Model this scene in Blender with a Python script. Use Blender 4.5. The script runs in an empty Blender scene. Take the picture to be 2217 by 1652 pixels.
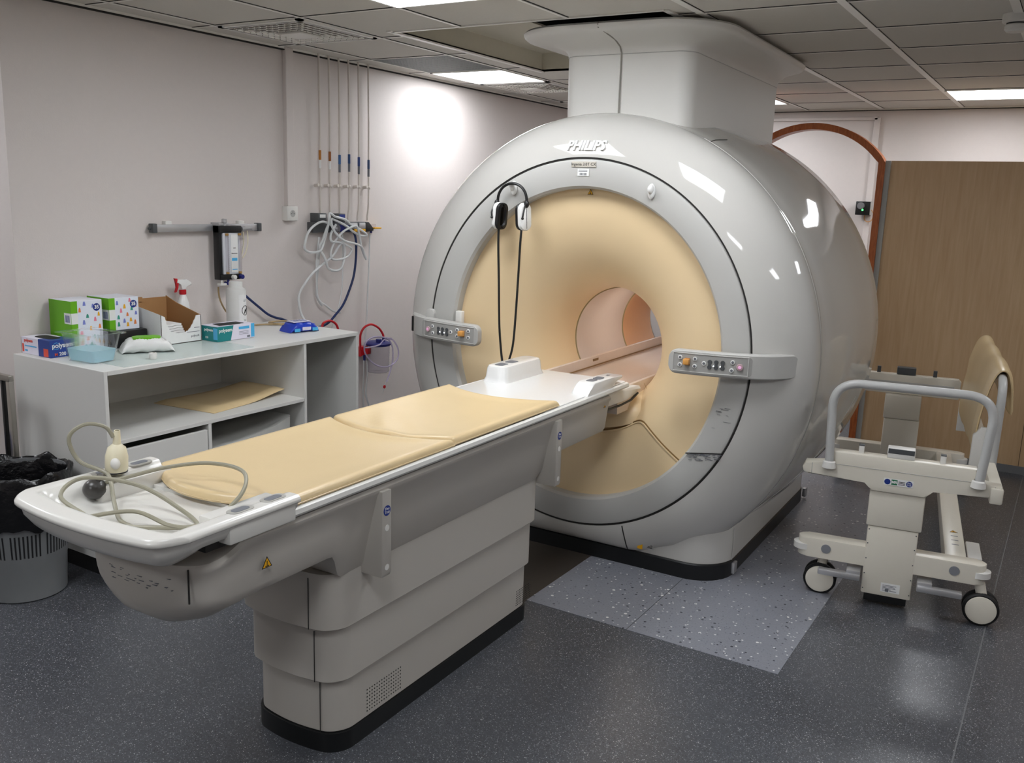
import bpy, bmesh, math, random
from mathutils import Vector, Matrix
random.seed(4)
SC = bpy.context.scene
COL = SC.collection
PI = math.pi
R = math.radians

# ------------------------------------------------------------------ materials
def lin(c):
    c = c / 255.0
    return c / 12.92 if c <= 0.04045 else ((c + 0.055) / 1.055) ** 2.4
def S(r, g, b):
    return (lin(r), lin(g), lin(b), 1.0)
MATS = {}
def mat(name, col, rough=0.5, metal=0.0, var=0.03, scale=40.0, bump=0.0, spec=0.5, trans=0.0, ior=1.45, coat=0.0, alpha=1.0, emit=None, estr=0.0, bscale=None):
    if name in MATS:
        return MATS[name]
    m = bpy.data.materials.new(name); m.use_nodes = True
    nt = m.node_tree; N = nt.nodes; L = nt.links
    b = N['Principled BSDF']
    b.inputs['Roughness'].default_value = rough
    b.inputs['Metallic'].default_value = metal
    b.inputs['Specular IOR Level'].default_value = spec
    b.inputs['Transmission Weight'].default_value = trans
    b.inputs['IOR'].default_value = ior
    b.inputs['Coat Weight'].default_value = coat
    b.inputs['Alpha'].default_value = alpha
    if emit:
        b.inputs['Emission Color'].default_value = emit
        b.inputs['Emission Strength'].default_value = estr
    tc = N.new('ShaderNodeTexCoord')
    nz = N.new('ShaderNodeTexNoise'); nz.inputs['Scale'].default_value = scale; nz.inputs['Detail'].default_value = 3
    L.new(tc.outputs['Object'], nz.inputs['Vector'])
    mx = N.new('ShaderNodeMix'); mx.data_type = 'RGBA'
    mx.inputs[6].default_value = tuple(min(1, c * (1 - var)) for c in col[:3]) + (1,)
    mx.inputs[7].default_value = tuple(min(1, c * (1 + var)) for c in col[:3]) + (1,)
    L.new(nz.outputs['Fac'], mx.inputs[0]); L.new(mx.outputs[2], b.inputs['Base Color'])
    if bump:
        n2 = N.new('ShaderNodeTexNoise'); n2.inputs['Scale'].default_value = bscale or scale * 4; n2.inputs['Detail'].default_value = 4
        L.new(tc.outputs['Object'], n2.inputs['Vector'])
        bp = N.new('ShaderNodeBump'); bp.inputs['Strength'].default_value = bump; bp.inputs['Distance'].default_value = 0.01
        L.new(n2.outputs['Fac'], bp.inputs['Height']); L.new(bp.outputs['Normal'], b.inputs['Normal'])
    MATS[name] = m
    return m

def mat_floor(name, base, dark, light, nflk, rough, fleck_dark=True, sc=110.0, sc2=45.0):
    m = bpy.data.materials.new(name); m.use_nodes = True
    nt = m.node_tree; N = nt.nodes; L = nt.links; b = N['Principled BSDF']
    tc = N.new('ShaderNodeTexCoord')
    def vor(scale, thr, rnd):
        mp = N.new('ShaderNodeMapping'); mp.inputs['Location'].default_value = (rnd, rnd * 1.7, 0); mp.inputs['Rotation'].default_value = (0, 0, rnd)
        L.new(tc.outputs['Object'], mp.inputs['Vector'])
        v = N.new('ShaderNodeTexVoronoi'); v.inputs['Scale'].default_value = scale
        L.new(mp.outputs['Vector'], v.inputs['Vector'])
        sep = N.new('ShaderNodeSeparateColor'); L.new(v.outputs['Color'], sep.inputs[0])
        g = N.new('ShaderNodeMath'); g.operation = 'GREATER_THAN'; g.inputs[1].default_value = thr; L.new(sep.outputs[0], g.inputs[0])
        lt = N.new('ShaderNodeMath'); lt.operation = 'LESS_THAN'; lt.inputs[1].default_value = 0.42; L.new(v.outputs['Distance'], lt.inputs[0])
        mu = N.new('ShaderNodeMath'); mu.operation = 'MULTIPLY'; L.new(g.outputs[0], mu.inputs[0]); L.new(lt.outputs[0], mu.inputs[1])
        return mu.outputs[0]
    nz = N.new('ShaderNodeTexNoise'); nz.inputs['Scale'].default_value = 160; nz.inputs['Detail'].default_value = 5
    L.new(tc.outputs['Object'], nz.inputs['Vector'])
    cur = N.new('ShaderNodeMix'); cur.data_type = 'RGBA'
    cur.inputs[6].default_value = tuple(c * 0.8 for c in base[:3]) + (1,); cur.inputs[7].default_value = tuple(c * 1.2 for c in base[:3]) + (1,)
    L.new(nz.outputs['Fac'], cur.inputs[0]); out = cur.outputs[2]
    for scale, thr, rnd, colr in nflk:
        mk = vor(scale, thr, rnd)
        mx = N.new('ShaderNodeMix'); mx.data_type = 'RGBA'; mx.inputs[7].default_value = colr
        L.new(mk, mx.inputs[0]); L.new(out, mx.inputs[6]); out = mx.outputs[2]
    L.new(out, b.inputs['Base Color'])
    n3 = N.new('ShaderNodeTexNoise'); n3.inputs['Scale'].default_value = 3.0
    L.new(tc.outputs['Object'], n3.inputs['Vector'])
    mr = N.new('ShaderNodeMapRange'); mr.inputs[3].default_value = rough - 0.05; mr.inputs[4].default_value = rough + 0.07
    L.new(n3.outputs['Fac'], mr.inputs[0]); L.new(mr.outputs[0], b.inputs['Roughness'])
    n4 = N.new('ShaderNodeTexNoise'); n4.inputs['Scale'].default_value = 120.0
    L.new(tc.outputs['Object'], n4.inputs['Vector'])
    bp = N.new('ShaderNodeBump'); bp.inputs['Strength'].default_value = 0.08; bp.inputs['Distance'].default_value = 0.004
    L.new(n4.outputs['Fac'], bp.inputs['Height']); L.new(bp.outputs['Normal'], b.inputs['Normal'])
    return m

def mat_wood(name, c1, c2, rough=0.45, sx=14.0, sz=0.7):
    m = bpy.data.materials.new(name); m.use_nodes = True
    nt = m.node_tree; N = nt.nodes; L = nt.links; b = N['Principled BSDF']
    tc = N.new('ShaderNodeTexCoord'); mp = N.new('ShaderNodeMapping'); mp.inputs['Scale'].default_value = (sx, sx, sz)
    L.new(tc.outputs['Object'], mp.inputs['Vector'])
    nz = N.new('ShaderNodeTexNoise'); nz.inputs['Scale'].default_value = 5; nz.inputs['Detail'].default_value = 7; nz.inputs['Distortion'].default_value = 0.5
    L.new(mp.outputs['Vector'], nz.inputs['Vector'])
    cr = N.new('ShaderNodeValToRGB'); cr.color_ramp.elements[0].position = 0.3; cr.color_ramp.elements[1].position = 0.7
    cr.color_ramp.elements[0].color = c1; cr.color_ramp.elements[1].color = c2
    L.new(nz.outputs['Fac'], cr.inputs[0]); L.new(cr.outputs[0], b.inputs['Base Color'])
    b.inputs['Roughness'].default_value = rough
    return m

M_wall = mat('wall paint', S(216, 208, 204), 0.6, var=0.02, bump=0.06, bscale=140)
M_ceil = mat('ceiling tile', S(210, 206, 198), 0.9, var=0.03, scale=90, bump=0.05)
M_recess = mat('raised ceiling panel', S(206, 200, 184), 0.8)
M_tbar = mat('ceiling grid white', S(244, 242, 236), 0.4)
M_gap = mat('ceiling gap dark', S(40, 38, 36), 0.9)
M_void = mat('ceiling void black', S(10, 10, 10), 1.0)
M_lamp = mat('lamp diffuser', S(255, 255, 255), 0.5, emit=(0.93, 0.96, 1.0, 1), estr=8.0)
M_shell = mat('scanner shell gloss', S(196, 194, 189), 0.05, var=0.01, scale=4)
M_ring = mat('scanner ring satin', S(184, 183, 179), 0.45, var=0.015, scale=6)
M_cream = mat('cream plastic', S(230, 205, 164), 0.36, var=0.02, scale=5)
M_bore = mat('bore liner', S(222, 208, 198), 0.35, var=0.02)
M_tower = mat('tower white', S(224, 222, 217), 0.5, var=0.01, scale=4)
M_plinth = mat('black plinth', S(24, 25, 26), 0.35)
M_seam = mat('dark seam', S(38, 36, 34), 0.6)
M_creamseam = mat('cream seam', S(132, 102, 62), 0.5)
M_pan = mat('panel grey', S(182, 181, 177), 0.4)
M_pan2 = mat('panel face grey', S(160, 159, 155), 0.42)
M_white = mat('gloss white plastic', S(228, 228, 226), 0.16, var=0.01, coat=0.2)
M_whiteM = mat('white plastic', S(222, 220, 215), 0.4)
M_body = mat('table body grey', S(190, 185, 177), 0.38, var=0.015, scale=6)
M_tray = mat('tray white', S(216, 214, 208), 0.22, var=0.015, coat=0.15)
M_leather = mat('beige vinyl', S(217, 193, 150), 0.27, var=0.03, scale=8, bump=0.04, bscale=260)
M_black = mat('black plastic', S(22, 22, 23), 0.4)
M_rubber = mat('black rubber', S(18, 18, 18), 0.6)
M_dark = mat('dark grey plastic', S(78, 80, 82), 0.4)
M_trol = mat('trolley cream enamel', S(222, 216, 202), 0.3, var=0.015)
M_tube = mat('trolley tube grey', S(190, 190, 188), 0.28)
M_alu = mat('aluminium', S(190, 190, 192), 0.35, metal=0.7)
M_steel = mat('steel', S(176, 172, 164), 0.3, metal=0.9)
M_cab = mat('white laminate', S(218, 217, 213), 0.42, var=0.01)
M_cabin = mat('laminate edge', S(226, 226, 224), 0.4)
M_orange = mat('amber plastic', S(222, 160, 84), 0.4)
M_yellow = mat('warning yellow', S(230, 170, 20), 0.5)
M_blueS = mat('sticker blue', S(30, 52, 130), 0.5)
M_greenS = mat('sticker green', S(20, 110, 70), 0.5)
M_paper = mat('white label', S(232, 232, 230), 0.6)
M_ink = mat('black ink', S(26, 26, 28), 0.6)
M_grink = mat('grey ink', S(110, 112, 118), 0.6)
M_red = mat('red plastic', S(190, 24, 36), 0.35)
M_navy = mat('navy plastic', S(28, 34, 110), 0.35)
M_hoseblue = mat('navy hose', S(24, 44, 92), 0.4)
M_clear = mat('clear tubing', S(238, 240, 240), 0.14, trans=0.3, ior=1.3)
M_clearP = mat('clear plastic', S(250, 252, 252), 0.04, trans=0.95, ior=1.06, alpha=0.4)
M_clearC = mat('clear canister', S(240, 238, 242), 0.08, trans=0.92, ior=1.12)
M_liquid = mat('blue liquid', S(196, 234, 246), 0.05, trans=0.5, ior=1.05, alpha=0.75)
M_card = mat('brown cardboard', S(166, 124, 80), 0.8, bump=0.05)
M_lime = mat('lime green print', S(104, 176, 24), 0.4)
M_teal = mat('teal print', S(22, 128, 130), 0.4)
M_boxblue = mat('blue print', S(40, 66, 140), 0.4)
M_boxred = mat('red print', S(224, 84, 66), 0.4)
M_cyan = mat('cyan print', S(80, 176, 226), 0.4)
M_lav = mat('pale print', S(224, 220, 234), 0.4)
M_palegreen = mat('pale green film', S(222, 236, 232), 0.25, alpha=0.35)
M_bag = mat('black bin liner', S(16, 16, 18), 0.22, bump=0.6, bscale=26)
M_bin = mat('grey bin plastic', S(126, 128, 130), 0.4)
M_cable = mat('grey green cable', S(150, 146, 128), 0.4)
M_tan = mat('tan hose', S(176, 152, 112), 0.45)
M_ivory = mat('ivory plastic', S(226, 218, 190), 0.35)
M_green = mat('green lamp', S(30, 230, 70), 0.4, emit=(0.1, 1, 0.2, 1), estr=1.2)
M_led = mat('white button glow', S(235, 240, 245), 0.4, emit=(0.85, 0.92, 1, 1), estr=0.7)
M_pinkled = mat('pink button glow', S(240, 180, 220), 0.4, emit=(1, 0.5, 0.8, 1), estr=0.08)
M_post = mat('grey metal post', S(170, 172, 168), 0.45)
M_upst = mat('grey vinyl upstand', S(112, 114, 116), 0.5)
M_greyvent = mat('grey vent', S(108, 114, 114), 0.6)
M_metalplate = mat('dark floor plate', S(64, 58, 52), 0.35)
M_floor = mat_floor('dark vinyl floor', S(72, 74, 79), None, None,
    [(210, 0.74, 0.3, S(98, 101, 107)), (210, 0.82, 1.1, S(44, 45, 49)), (260, 0.86, 2.2, S(136, 139, 143)), (230, 0.955, 3.0, S(186, 186, 186))], 0.30)
M_patch = mat_floor('light vinyl floor', S(130, 132, 140), None, None,
    [(70, 0.965, 0.7, S(52, 54, 64)), (95, 0.955, 1.9, S(205, 205, 205)), (58, 0.985, 3.1, S(225, 225, 222)), (130, 0.93, 4.0, S(98, 101, 112))], 0.30)
M_wood = mat_wood('light wood laminate', S(190, 158, 119), S(202, 172, 134), 0.45, 9.0, 0.6)
M_oak = mat_wood('orange wood', S(148, 74, 30), S(178, 100, 48), 0.4, 20, 3)

# ------------------------------------------------------------------ mesh builder
class MB:
    def __init__(s): s.bm = bmesh.new()
    def add(s, verts, faces):
        vs = [s.bm.verts.new(Vector(v)) for v in verts]
        for f in faces:
            try: s.bm.faces.new([vs[i] for i in f])
            except ValueError: pass
        return s
    def box(s, x0, x1, y0, y1, z0, z1, bev=0.0, seg=2, M=None):
        t = bmesh.new()
        v = [t.verts.new((x, y, z)) for x in (x0, x1) for y in (y0, y1) for z in (z0, z1)]
        for f in ((0, 1, 3, 2), (4, 6, 7, 5), (0, 4, 5, 1), (2, 3, 7, 6), (0, 2, 6, 4), (1, 5, 7, 3)):
            t.faces.new([v[i] for i in f])
        if bev > 0:
            bmesh.ops.bevel(t, geom=list(t.edges), offset=bev, segments=seg, profile=0.5, affect='EDGES')
        return s.merge(t, M)
    def merge(s, t, M=None):
        if M is not None: bmesh.ops.transform(t, matrix=M, verts=t.verts)
        t.verts.index_update()
        vs = [s.bm.verts.new(v.co) for v in t.verts]
        for f in t.faces:
            try: s.bm.faces.new([vs[v.index] for v in f.verts])
            except ValueError: pass
        t.free(); return s
    def loft(s, rings, cap=True, closed=True, cyc=False):
        vs = [[s.bm.verts.new(Vector(p)) for p in r] for r in rings]
        n = len(rings[0]); m = len(rings)
        for i in range(m if cyc else m - 1):
            a, b = vs[i], vs[(i + 1) % m]
            for j in range(n if closed else n - 1):
                k = (j + 1) % n
                try: s.bm.faces.new((a[j], a[k], b[k], b[j]))
                except ValueError: pass
        if cap and not cyc:
            for r in (vs[0][::-1], vs[-1]):
                try: s.bm.faces.new(r)
                except ValueError: pass
        return s
    def tube(s, pts, r, n=10, closed=False, cap=True):
        P = [Vector(p) for p in pts]; m = len(P)
        rr = r if isinstance(r, (list, tuple)) else [r] * m
        rings = []; up = None
        for i in range(m):
            if closed: t = P[(i + 1) % m] - P[i - 1]
            else: t = P[min(i + 1, m - 1)] - P[max(i - 1, 0)]
            if t.length < 1e-9: t = Vector((0, 0, 1))
            t.normalize()
            if up is None:
                up = Vector((0, 0, 1)) if abs(t.z) < 0.9 else Vector((1, 0, 0))
            u = up - t * up.dot(t)
            if u.length < 1e-6: u = t.orthogonal()
            u.normalize(); up = u; w = t.cross(u)
            rings.append([P[i] + (u * math.cos(2 * PI * k / n) + w * math.sin(2 * PI * k / n)) * rr[i] for k in range(n)])
        return s.loft(rings, cap=cap, cyc=closed)
    def prism(s, poly, axis, a, b, bev=0.0, seg=2):
        def mk(p, h):
            return {'x': (h, p[0], p[1]), 'y': (p[0], h, p[1]), 'z': (p[0], p[1], h)}[axis]
        t = bmesh.new()
        A = [t.verts.new(mk(p, a)) for p in poly]; B = [t.verts.new(mk(p, b)) for p in poly]
        n = len(poly)
        t.faces.new(A[::-1]); t.faces.new(B)
        for i in range(n): t.faces.new((A[i], A[(i + 1) % n], B[(i + 1) % n], B[i]))
        if bev:
            ed = [e for e in t.edges if (e.verts[0] in A) == (e.verts[1] in A)]
            bmesh.ops.bevel(t, geom=ed, offset=bev, segments=seg, profile=0.5, affect='EDGES')
        return s.merge(t)
    def lathe(s, prof, n=32, M=None, cap=False):
        # prof: list of (r, z), around local Z
        rings = [[(r * math.cos(2 * PI * k / n), r * math.sin(2 * PI * k / n), z) for k in range(n)] for r, z in prof]
        t = MB().loft(rings, cap=cap).bm
        return s.merge(t, M)
    def cyl(s, p0, p1, r, n=16, r1=None):
        p0 = Vector(p0); p1 = Vector(p1); d = p1 - p0
        Mx = Matrix.Translation(p0) @ d.to_track_quat('Z', 'Y').to_matrix().to_4x4()
        L = d.length; rb = r if r1 is None else r1
        e = min(0.12 * min(r, rb), L * 0.2)
        return s.lathe([(r - e, 0), (r, e), (rb, L - e), (rb - e, L)], n, Mx, cap=True)
    def sphere(s, c, rx, ry=None, rz=None, n=20, m=12, M=None):
        ry = ry or rx; rz = rz or rx
        rings = []
        for i in range(m + 1):
            th = PI * (i + 0.02) / (m + 0.04) - PI / 2
            rings.append([(c[0] + rx * math.cos(th) * math.cos(2 * PI * k / n), c[1] + ry * math.cos(th) * math.sin(2 * PI * k / n), c[2] + rz * math.sin(th)) for k in range(n)])
        t = MB().loft(rings).bm
        return s.merge(t, M)
    def build(s, name, m, parent=None, loc=None, smooth=35.0):
        bmesh.ops.recalc_face_normals(s.bm, faces=s.bm.faces)
        me = bpy.data.meshes.new(name); s.bm.to_mesh(me); s.bm.free()
        if smooth:
            for p in me.polygons: p.use_smooth = True
            me.set_sharp_from_angle(angle=R(smooth))
        me.materials.append(m)
        o = bpy.data.objects.new(name, me); COL.objects.link(o)
        if parent is not None: o.parent = parent
        if loc is not None: o.location = loc
        return o

def tag(o, label=None, cat=None, group=None, kind=None):
    if label: o['label'] = label
    if cat: o['category'] = cat
    if group: o['group'] = group
    if kind: o['kind'] = kind
    return o
def thing(name, label, cat, loc=(0, 0, 0), rz=0.0, group=None):
    o = bpy.data.objects.new(name, None); COL.objects.link(o)
    o.empty_display_size = 0.1; o.location = loc; o.rotation_euler = (0, 0, rz)
    return tag(o, label, cat, group)
def struct(mb, name, m, smooth=35.0):
    return tag(mb.build(name, m, None, None, smooth), kind='structure')
def sm(a, b, x):
    t = max(0.0, min(1.0, (x - a) / (b - a))); return t * t * (3 - 2 * t)
def lerp(a, b, t): return a + (b - a) * t
def catmull(pts, k=8, closed=False):
    P = [Vector(p) for p in pts]; n = len(P); out = []
    rng = n if closed else n - 1
    for i in range(rng):
        if closed: p0, p1, p2, p3 = P[i - 1], P[i], P[(i + 1) % n], P[(i + 2) % n]
        else: p0, p1, p2, p3 = P[max(i - 1, 0)], P[i], P[i + 1], P[min(i + 2, n - 1)]
        for j in range(k):
            t = j / k
            out.append(0.5 * ((2 * p1) + (p2 - p0) * t + (2 * p0 - 5 * p1 + 4 * p2 - p3) * t * t + (3 * p1 - p0 - 3 * p2 + p3) * t ** 3))
    if not closed: out.append(P[-1])
    return out
def rrect(hx, hy, r, n=6, cx=0.0, cy=0.0):
    o = []
    for sx, sy, a0 in ((1, 1, 0), (-1, 1, 90), (-1, -1, 180), (1, -1, 270)):
        for i in range(n + 1):
            a = R(a0 + 90.0 * i / n)
            o.append((cx + sx * (hx - r) + r * math.cos(a), cy + sy * (hy - r) + r * math.sin(a)))
    return o
def fillet(pts, rad, n=6):
    # round the inner corners of a 3-D polyline
    P = [Vector(p) for p in pts]; o = [P[0]]
    for i in range(1, len(P) - 1):
        a = (P[i - 1] - P[i]); b = (P[i + 1] - P[i]); r = min(rad, a.length * 0.49, b.length * 0.49)
        a.normalize(); b.normalize(); A = P[i] + a * r; B = P[i] + b * r
        for k in range(n + 1):
            t = k / n; o.append(A * (1 - t) ** 2 + P[i] * 2 * t * (1 - t) + B * t * t)
    o.append(P[-1]); return o

def text_bm(body, size, extrude=0.0005, shear=0.0, bold=0.0, align='CENTER', space=1.0):
    cu = bpy.data.curves.new('lettering', 'FONT'); cu.body = body; cu.size = size; cu.extrude = extrude
    cu.shear = shear; cu.offset = bold; cu.align_x = align; cu.align_y = 'CENTER'; cu.resolution_u = 3; cu.space_character = space
    ob = bpy.data.objects.new('lettering', cu); COL.objects.link(ob)
    dg = bpy.context.evaluated_depsgraph_get(); dg.update()
    me = bpy.data.meshes.new_from_object(ob.evaluated_get(dg))
    t = bmesh.new(); t.from_mesh(me)
    bpy.data.objects.remove(ob); bpy.data.curves.remove(cu); bpy.data.meshes.remove(me)
    return t
def frameM(o, right, up):
    r = Vector(right).normalized(); u = Vector(up); u = (u - r * u.dot(r)).normalized(); n = r.cross(u)
    M = Matrix.Identity(4)
    for i in range(3): M[i][0] = r[i]; M[i][1] = u[i]; M[i][2] = n[i]; M[i][3] = o[i]
    return M
def lettering(body, size, o, right, up, m, parent, name='lettering', **k):
    b = MB(); b.merge(text_bm(body, size, **k), frameM(o, right, up))
    return b.build(name, m, parent, smooth=0)
def plate(o, right, up, w, h, m, parent, name, t=0.0006, r=0.0):
    b = MB(); rr = max(0.0001, min(r, w / 2 - 1e-4, h / 2 - 1e-4)) if r else 0.0001
    b.prism(rrect(w / 2, h / 2, rr, 4), 'z', 0, t)
    bb = MB(); bb.merge(b.bm, frameM(o, right, up))
    return bb.build(name, m, parent, smooth=0)
def disc(o, n, r, m, parent, name, t=0.0008, seg=20):
    b = MB(); o = Vector(o); n = Vector(n).normalized(); b.cyl(o, o + n * t, r, seg)
    return b.build(name, m, parent)
def triangle_sign(o, right, up, s, parent, name='warning_sign'):
    M = frameM(o, right, up); h = s * 0.866
    b = MB(); b.prism([(-s / 2, -h / 3), (s / 2, -h / 3), (0, 2 * h / 3)], 'z', 0, 0.0006); bb = MB(); bb.merge(b.bm, M)
    root = bb.build(name, M_ink, parent, smooth=0)
    k = 0.78
    b = MB(); b.prism([(-s / 2 * k, -h / 3 * k), (s / 2 * k, -h / 3 * k), (0, 2 * h / 3 * k)], 'z', 0.0006, 0.001); bb = MB(); bb.merge(b.bm, M)
    bb.build('yellow_field', M_yellow, root, smooth=0)
    b = MB(); b.box(-s * 0.035, s * 0.035, -s * 0.1, s * 0.22, 0.001, 0.0013); b.box(-s * 0.17, s * 0.17, -s * 0.2, -s * 0.12, 0.001, 0.0013); bb = MB(); bb.merge(b.bm, M)
    bb.build('symbol', M_ink, root, smooth=0)
    return root

# ------------------------------------------------------------------ camera
FPX, W, H = 1979.06, 2217.0, 1652.0
yaw, pitch, roll = -0.548063, -0.198229, 0.0339642
f = Vector((math.sin(yaw) * math.cos(pitch), math.cos(yaw) * math.cos(pitch), math.sin(pitch)))
r0 = Vector((math.cos(yaw), -math.sin(yaw), 0)); u0 = r0.cross(f)
r1 = r0 * math.cos(roll) + u0 * math.sin(roll); u1 = -r0 * math.sin(roll) + u0 * math.cos(roll)
cd = bpy.data.cameras.new('camera'); cam = bpy.data.objects.new('camera', cd); COL.objects.link(cam)
cd.sensor_fit = 'HORIZONTAL'; cd.sensor_width = 36.0; cd.lens = 36.0 * FPX / W; cd.clip_start = 0.05; cd.clip_end = 60
Mc = Matrix.Identity(4)
for i in range(3): Mc[i][0] = r1[i]; Mc[i][1] = u1[i]; Mc[i][2] = -f[i]
Mc[2][3] = 1.73
cam.matrix_world = Mc
SC.camera = cam

# ------------------------------------------------------------------ room
XL, YB, ZC = -4.08, 8.14, 2.54
XR, YF, XLL = 2.6, -2.4, -5.4
YW = 2.35
b = MB(); b.box(XLL - .2, XR + .2, YF - .2, YB + .2, -0.1, 0.0); struct(b, 'floor', M_floor, 0)
b = MB(); b.box(-1.87, -0.765, 3.248, 6.95, 0.0, 0.002); struct(b, 'floor', M_patch, 0)
b = MB(); b.box(-2.22, -1.87, 3.0, 3.9, 0.0, 0.0025); struct(b, 'floor', M_metalplate, 0)
b = MB(); b.box(-1.3925, -1.3895, 3.248, 3.9, 0.002, 0.0024); struct(b, 'trim_1', M_dark, 0)
b = MB(); b.box(-0.141, -0.136, -0.5, 6.9, 0.0, 0.0012); struct(b, 'trim_2', M_upst, 0)
b = MB(); b.box(XL - .12, XL, YW, YB + .1, 0, ZC + .35); struct(b, 'wall_left', M_wall, 0)
b = MB(); b.box(XLL, XL - .12, YW, YW + .12, 0, ZC + .35); struct(b, 'wall_return', M_wall, 0)
b = MB(); b.box(XLL - .12, XLL, YF, YW + .12, 0, ZC + .1); struct(b, 'wall_alcove', M_wall, 0)
b = MB(); b.box(XL - .12, XR + .1, YB, YB + .12, 0, ZC + .1); struct(b, 'wall_back', M_wall, 0)
b = MB(); b.box(XR, XR + .12, YF, YB, 0, ZC + .1); struct(b, 'wall_right', M_wall, 0)
b = MB(); b.box(XLL, XR + .12, YF - .12, YF, 0, ZC + .1); struct(b, 'wall_front', M_wall, 0)
# ceiling with the raised recess over the scanner
RX0, RX1, RY0, RY1, ZR = -3.135, -1.65, 3.852, 5.375, 2.652
b = MB()
for x0, x1, y0, y1 in ((XLL, RX0, YF, YB), (RX1, XR, YF, YB), (RX0, RX1, YF, RY0), (RX0, RX1, RY1, YB)):
    b.box(x0, x1, y0, y1, ZC, ZC + 0.012)
struct(b, 'ceiling', M_ceil, 0)
b = MB()
b.box(RX0 - .01, RX0, RY0, RY1, ZC, ZR); b.box(RX0, -2.66, RY0, RY1, ZR, ZR + .01); b.box(RX0, RX1, RY1, RY1 + .01, ZC, ZR)
struct(b, 'ceiling', M_recess, 0)
b = MB(); b.box(RX0 - .02, RX1 + .5, RY0 - .1, RY1 + .1, 3.1, 3.12)
b.box(RX0, RX1, RY0 - .02, RY0, ZC + .012, 3.1); b.box(RX1, RX1 + .02, RY0, RY1, ZC + .012, 3.1); b.box(-2.68, -2.66, RY0, RY1, ZR + .01, 3.1); b.box(RX0, RX1, RY1, RY1 + .02, ZR + .01, 3.1)
struct(b, 'ceiling', M_void, 0)
PX, PY = 0.592, 0.602
xl = [-1.53 + PX * k for k in range(-6, 8) if XL < -1.53 + PX * k < XR]
yl = [3.36 + PY * k for k in range(-9, 8) if YF < 3.36 + PY * k < YB]
b = MB(); g = MB()
def seg_y(x):
    if RX0 - .02 < x < RX1 + .02: return ((YF, RY0), (RY1, YB))
    return ((YF, YB),)
for x in xl:
    wide = 0.017 if x > -1.6 else 0.008
    for y0, y1 in seg_y(x):
        b.box(x - wide, x + wide, y0, y1, ZC - 0.005, ZC + .001)
        g.box(x + wide, x + wide + (0.005 if wide < .01 else .002), y0, y1, ZC - 0.0025, ZC + .001)
for y in yl:
    rng = ((XL - .9 if y < YW else XL, XR),) if not RY0 + .02 < y < RY1 - .02 else ((XL, RX0), (RX1, XR))
    for x0, x1 in rng:
        b.box(x0, x1, y + .002, y + .014, ZC - 0.004, ZC + .001)
        g.box(x0, x1, y - .004, y + .002, ZC - 0.002, ZC + .001)
struct(b, 'trim_3', M_tbar, 0); struct(g, 'trim_4', M_gap, 0)
b = MB(); b.box(XL, XL + .02, YW, YB, ZC - .012, ZC); b.box(XL, XR, YB - .02, YB, ZC - .012, ZC); struct(b, 'trim_5', M_tbar, 0)
b = MB(); b.box(XL + .0, XL + .022, YW, YB, ZC - .018, ZC - .012); b.box(XL, XR, YB - .022, YB, ZC - .016, ZC - .011); struct(b, 'trim_6', M_gap, 0)
b = MB(); b.box(RX0 - .02, RX0 + .012, RY0 - .03, RY1 + .02, ZC - .006, ZC + .002); b.box(RX0, RX1, RY0 - .012, RY0 + .006, ZC - .006, ZC + .002); b.box(RX1 - .01, RX1 + .02, RY0, RY1, ZC - .006, ZC + .002); struct(b, 'trim_7', M_tbar, 0)

# partition with wood laminate, arch and jamb in front of the back wall
YP = 6.93
b = MB(); b.box(-1.205, XR, YP, YP + .07, 0.055, 2.07); struct(b, 'wall_partition', M_wood, 0)
b = MB(); b.box(-1.205, XR, YP - .004, YP + .07, 0, 0.055, 0); struct(b, 'baseboard_back', M_upst, 0)
b = MB(); b.box(-0.178, -0.174, YP - .0015, YP + .01, 0.055, 2.07); struct(b, 'trim_8', mat('wood joint', S(104, 84, 60), 0.6), 0)
b = MB(); b.box(-1.242, -1.205, YP - .012, YP + .08, 0, 2.07, .003); struct(b, 'trim_9', M_post, 0)
arch = [(-1.262, 0.0)] + [(-1.262, 2.055)]
n = 26
cx = -1.757; hw = 0.495
arc = []
for i in range(n + 1):
    a = PI * 0.0 + (i / n) * PI
    # low segmental arch: circle through (+-hw, 2.055) and the crown 2.306
    sag = 0.251; Rr = (hw * hw + sag * sag) / (2 * sag); cz = 2.306 - Rr; a0 = math.asin(hw / Rr)
    t = a0 - 2 * a0 * i / n
    arc.append((cx + Rr * math.sin(t), cz + Rr * math.cos(t)))
path = [(-1.262, 0.0), (-1.262, 1.0)] + arc + [(cx - hw, 1.0), (cx - hw, 0.0)]
rings = []
for i, (x, z) in enumerate(path):
    a = path[max(i - 1, 0)]; c = path[min(i + 1, len(path) - 1)]
    tx, tz = c[0] - a[0], c[1] - a[1]; l = math.hypot(tx, tz); nx, nz = -tz / l, tx / l
    hwid = 0.0225
    rings.append([(x + nx * hwid, YP - .03, z + nz * hwid), (x - nx * hwid, YP - .03, z - nz * hwid), (x - nx * hwid, YP + .08, z - nz * hwid), (x + nx * hwid, YP + .08, z + nz * hwid)])
b = MB(); b.loft(rings); struct(b, 'trim_10', M_oak, 30)
# conduit and cornice on the back wall
b = MB(); b.box(-1.578, -1.528, YB - .03, YB, 0.3, 2.47, .004); struct(b, 'trim_11', M_wall, 0)
b = MB(); b.box(-2.6, -1.55, YB - .03, YB, 2.45, 2.475, .003); struct(b, 'trim_12', M_wall, 0)
# trunking on the left wall
b = MB(); b.box(XL, XL + .03, 4.008, 4.068, 1.637, ZC, .004); struct(b, 'trim_13', M_wall, 0)

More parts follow.
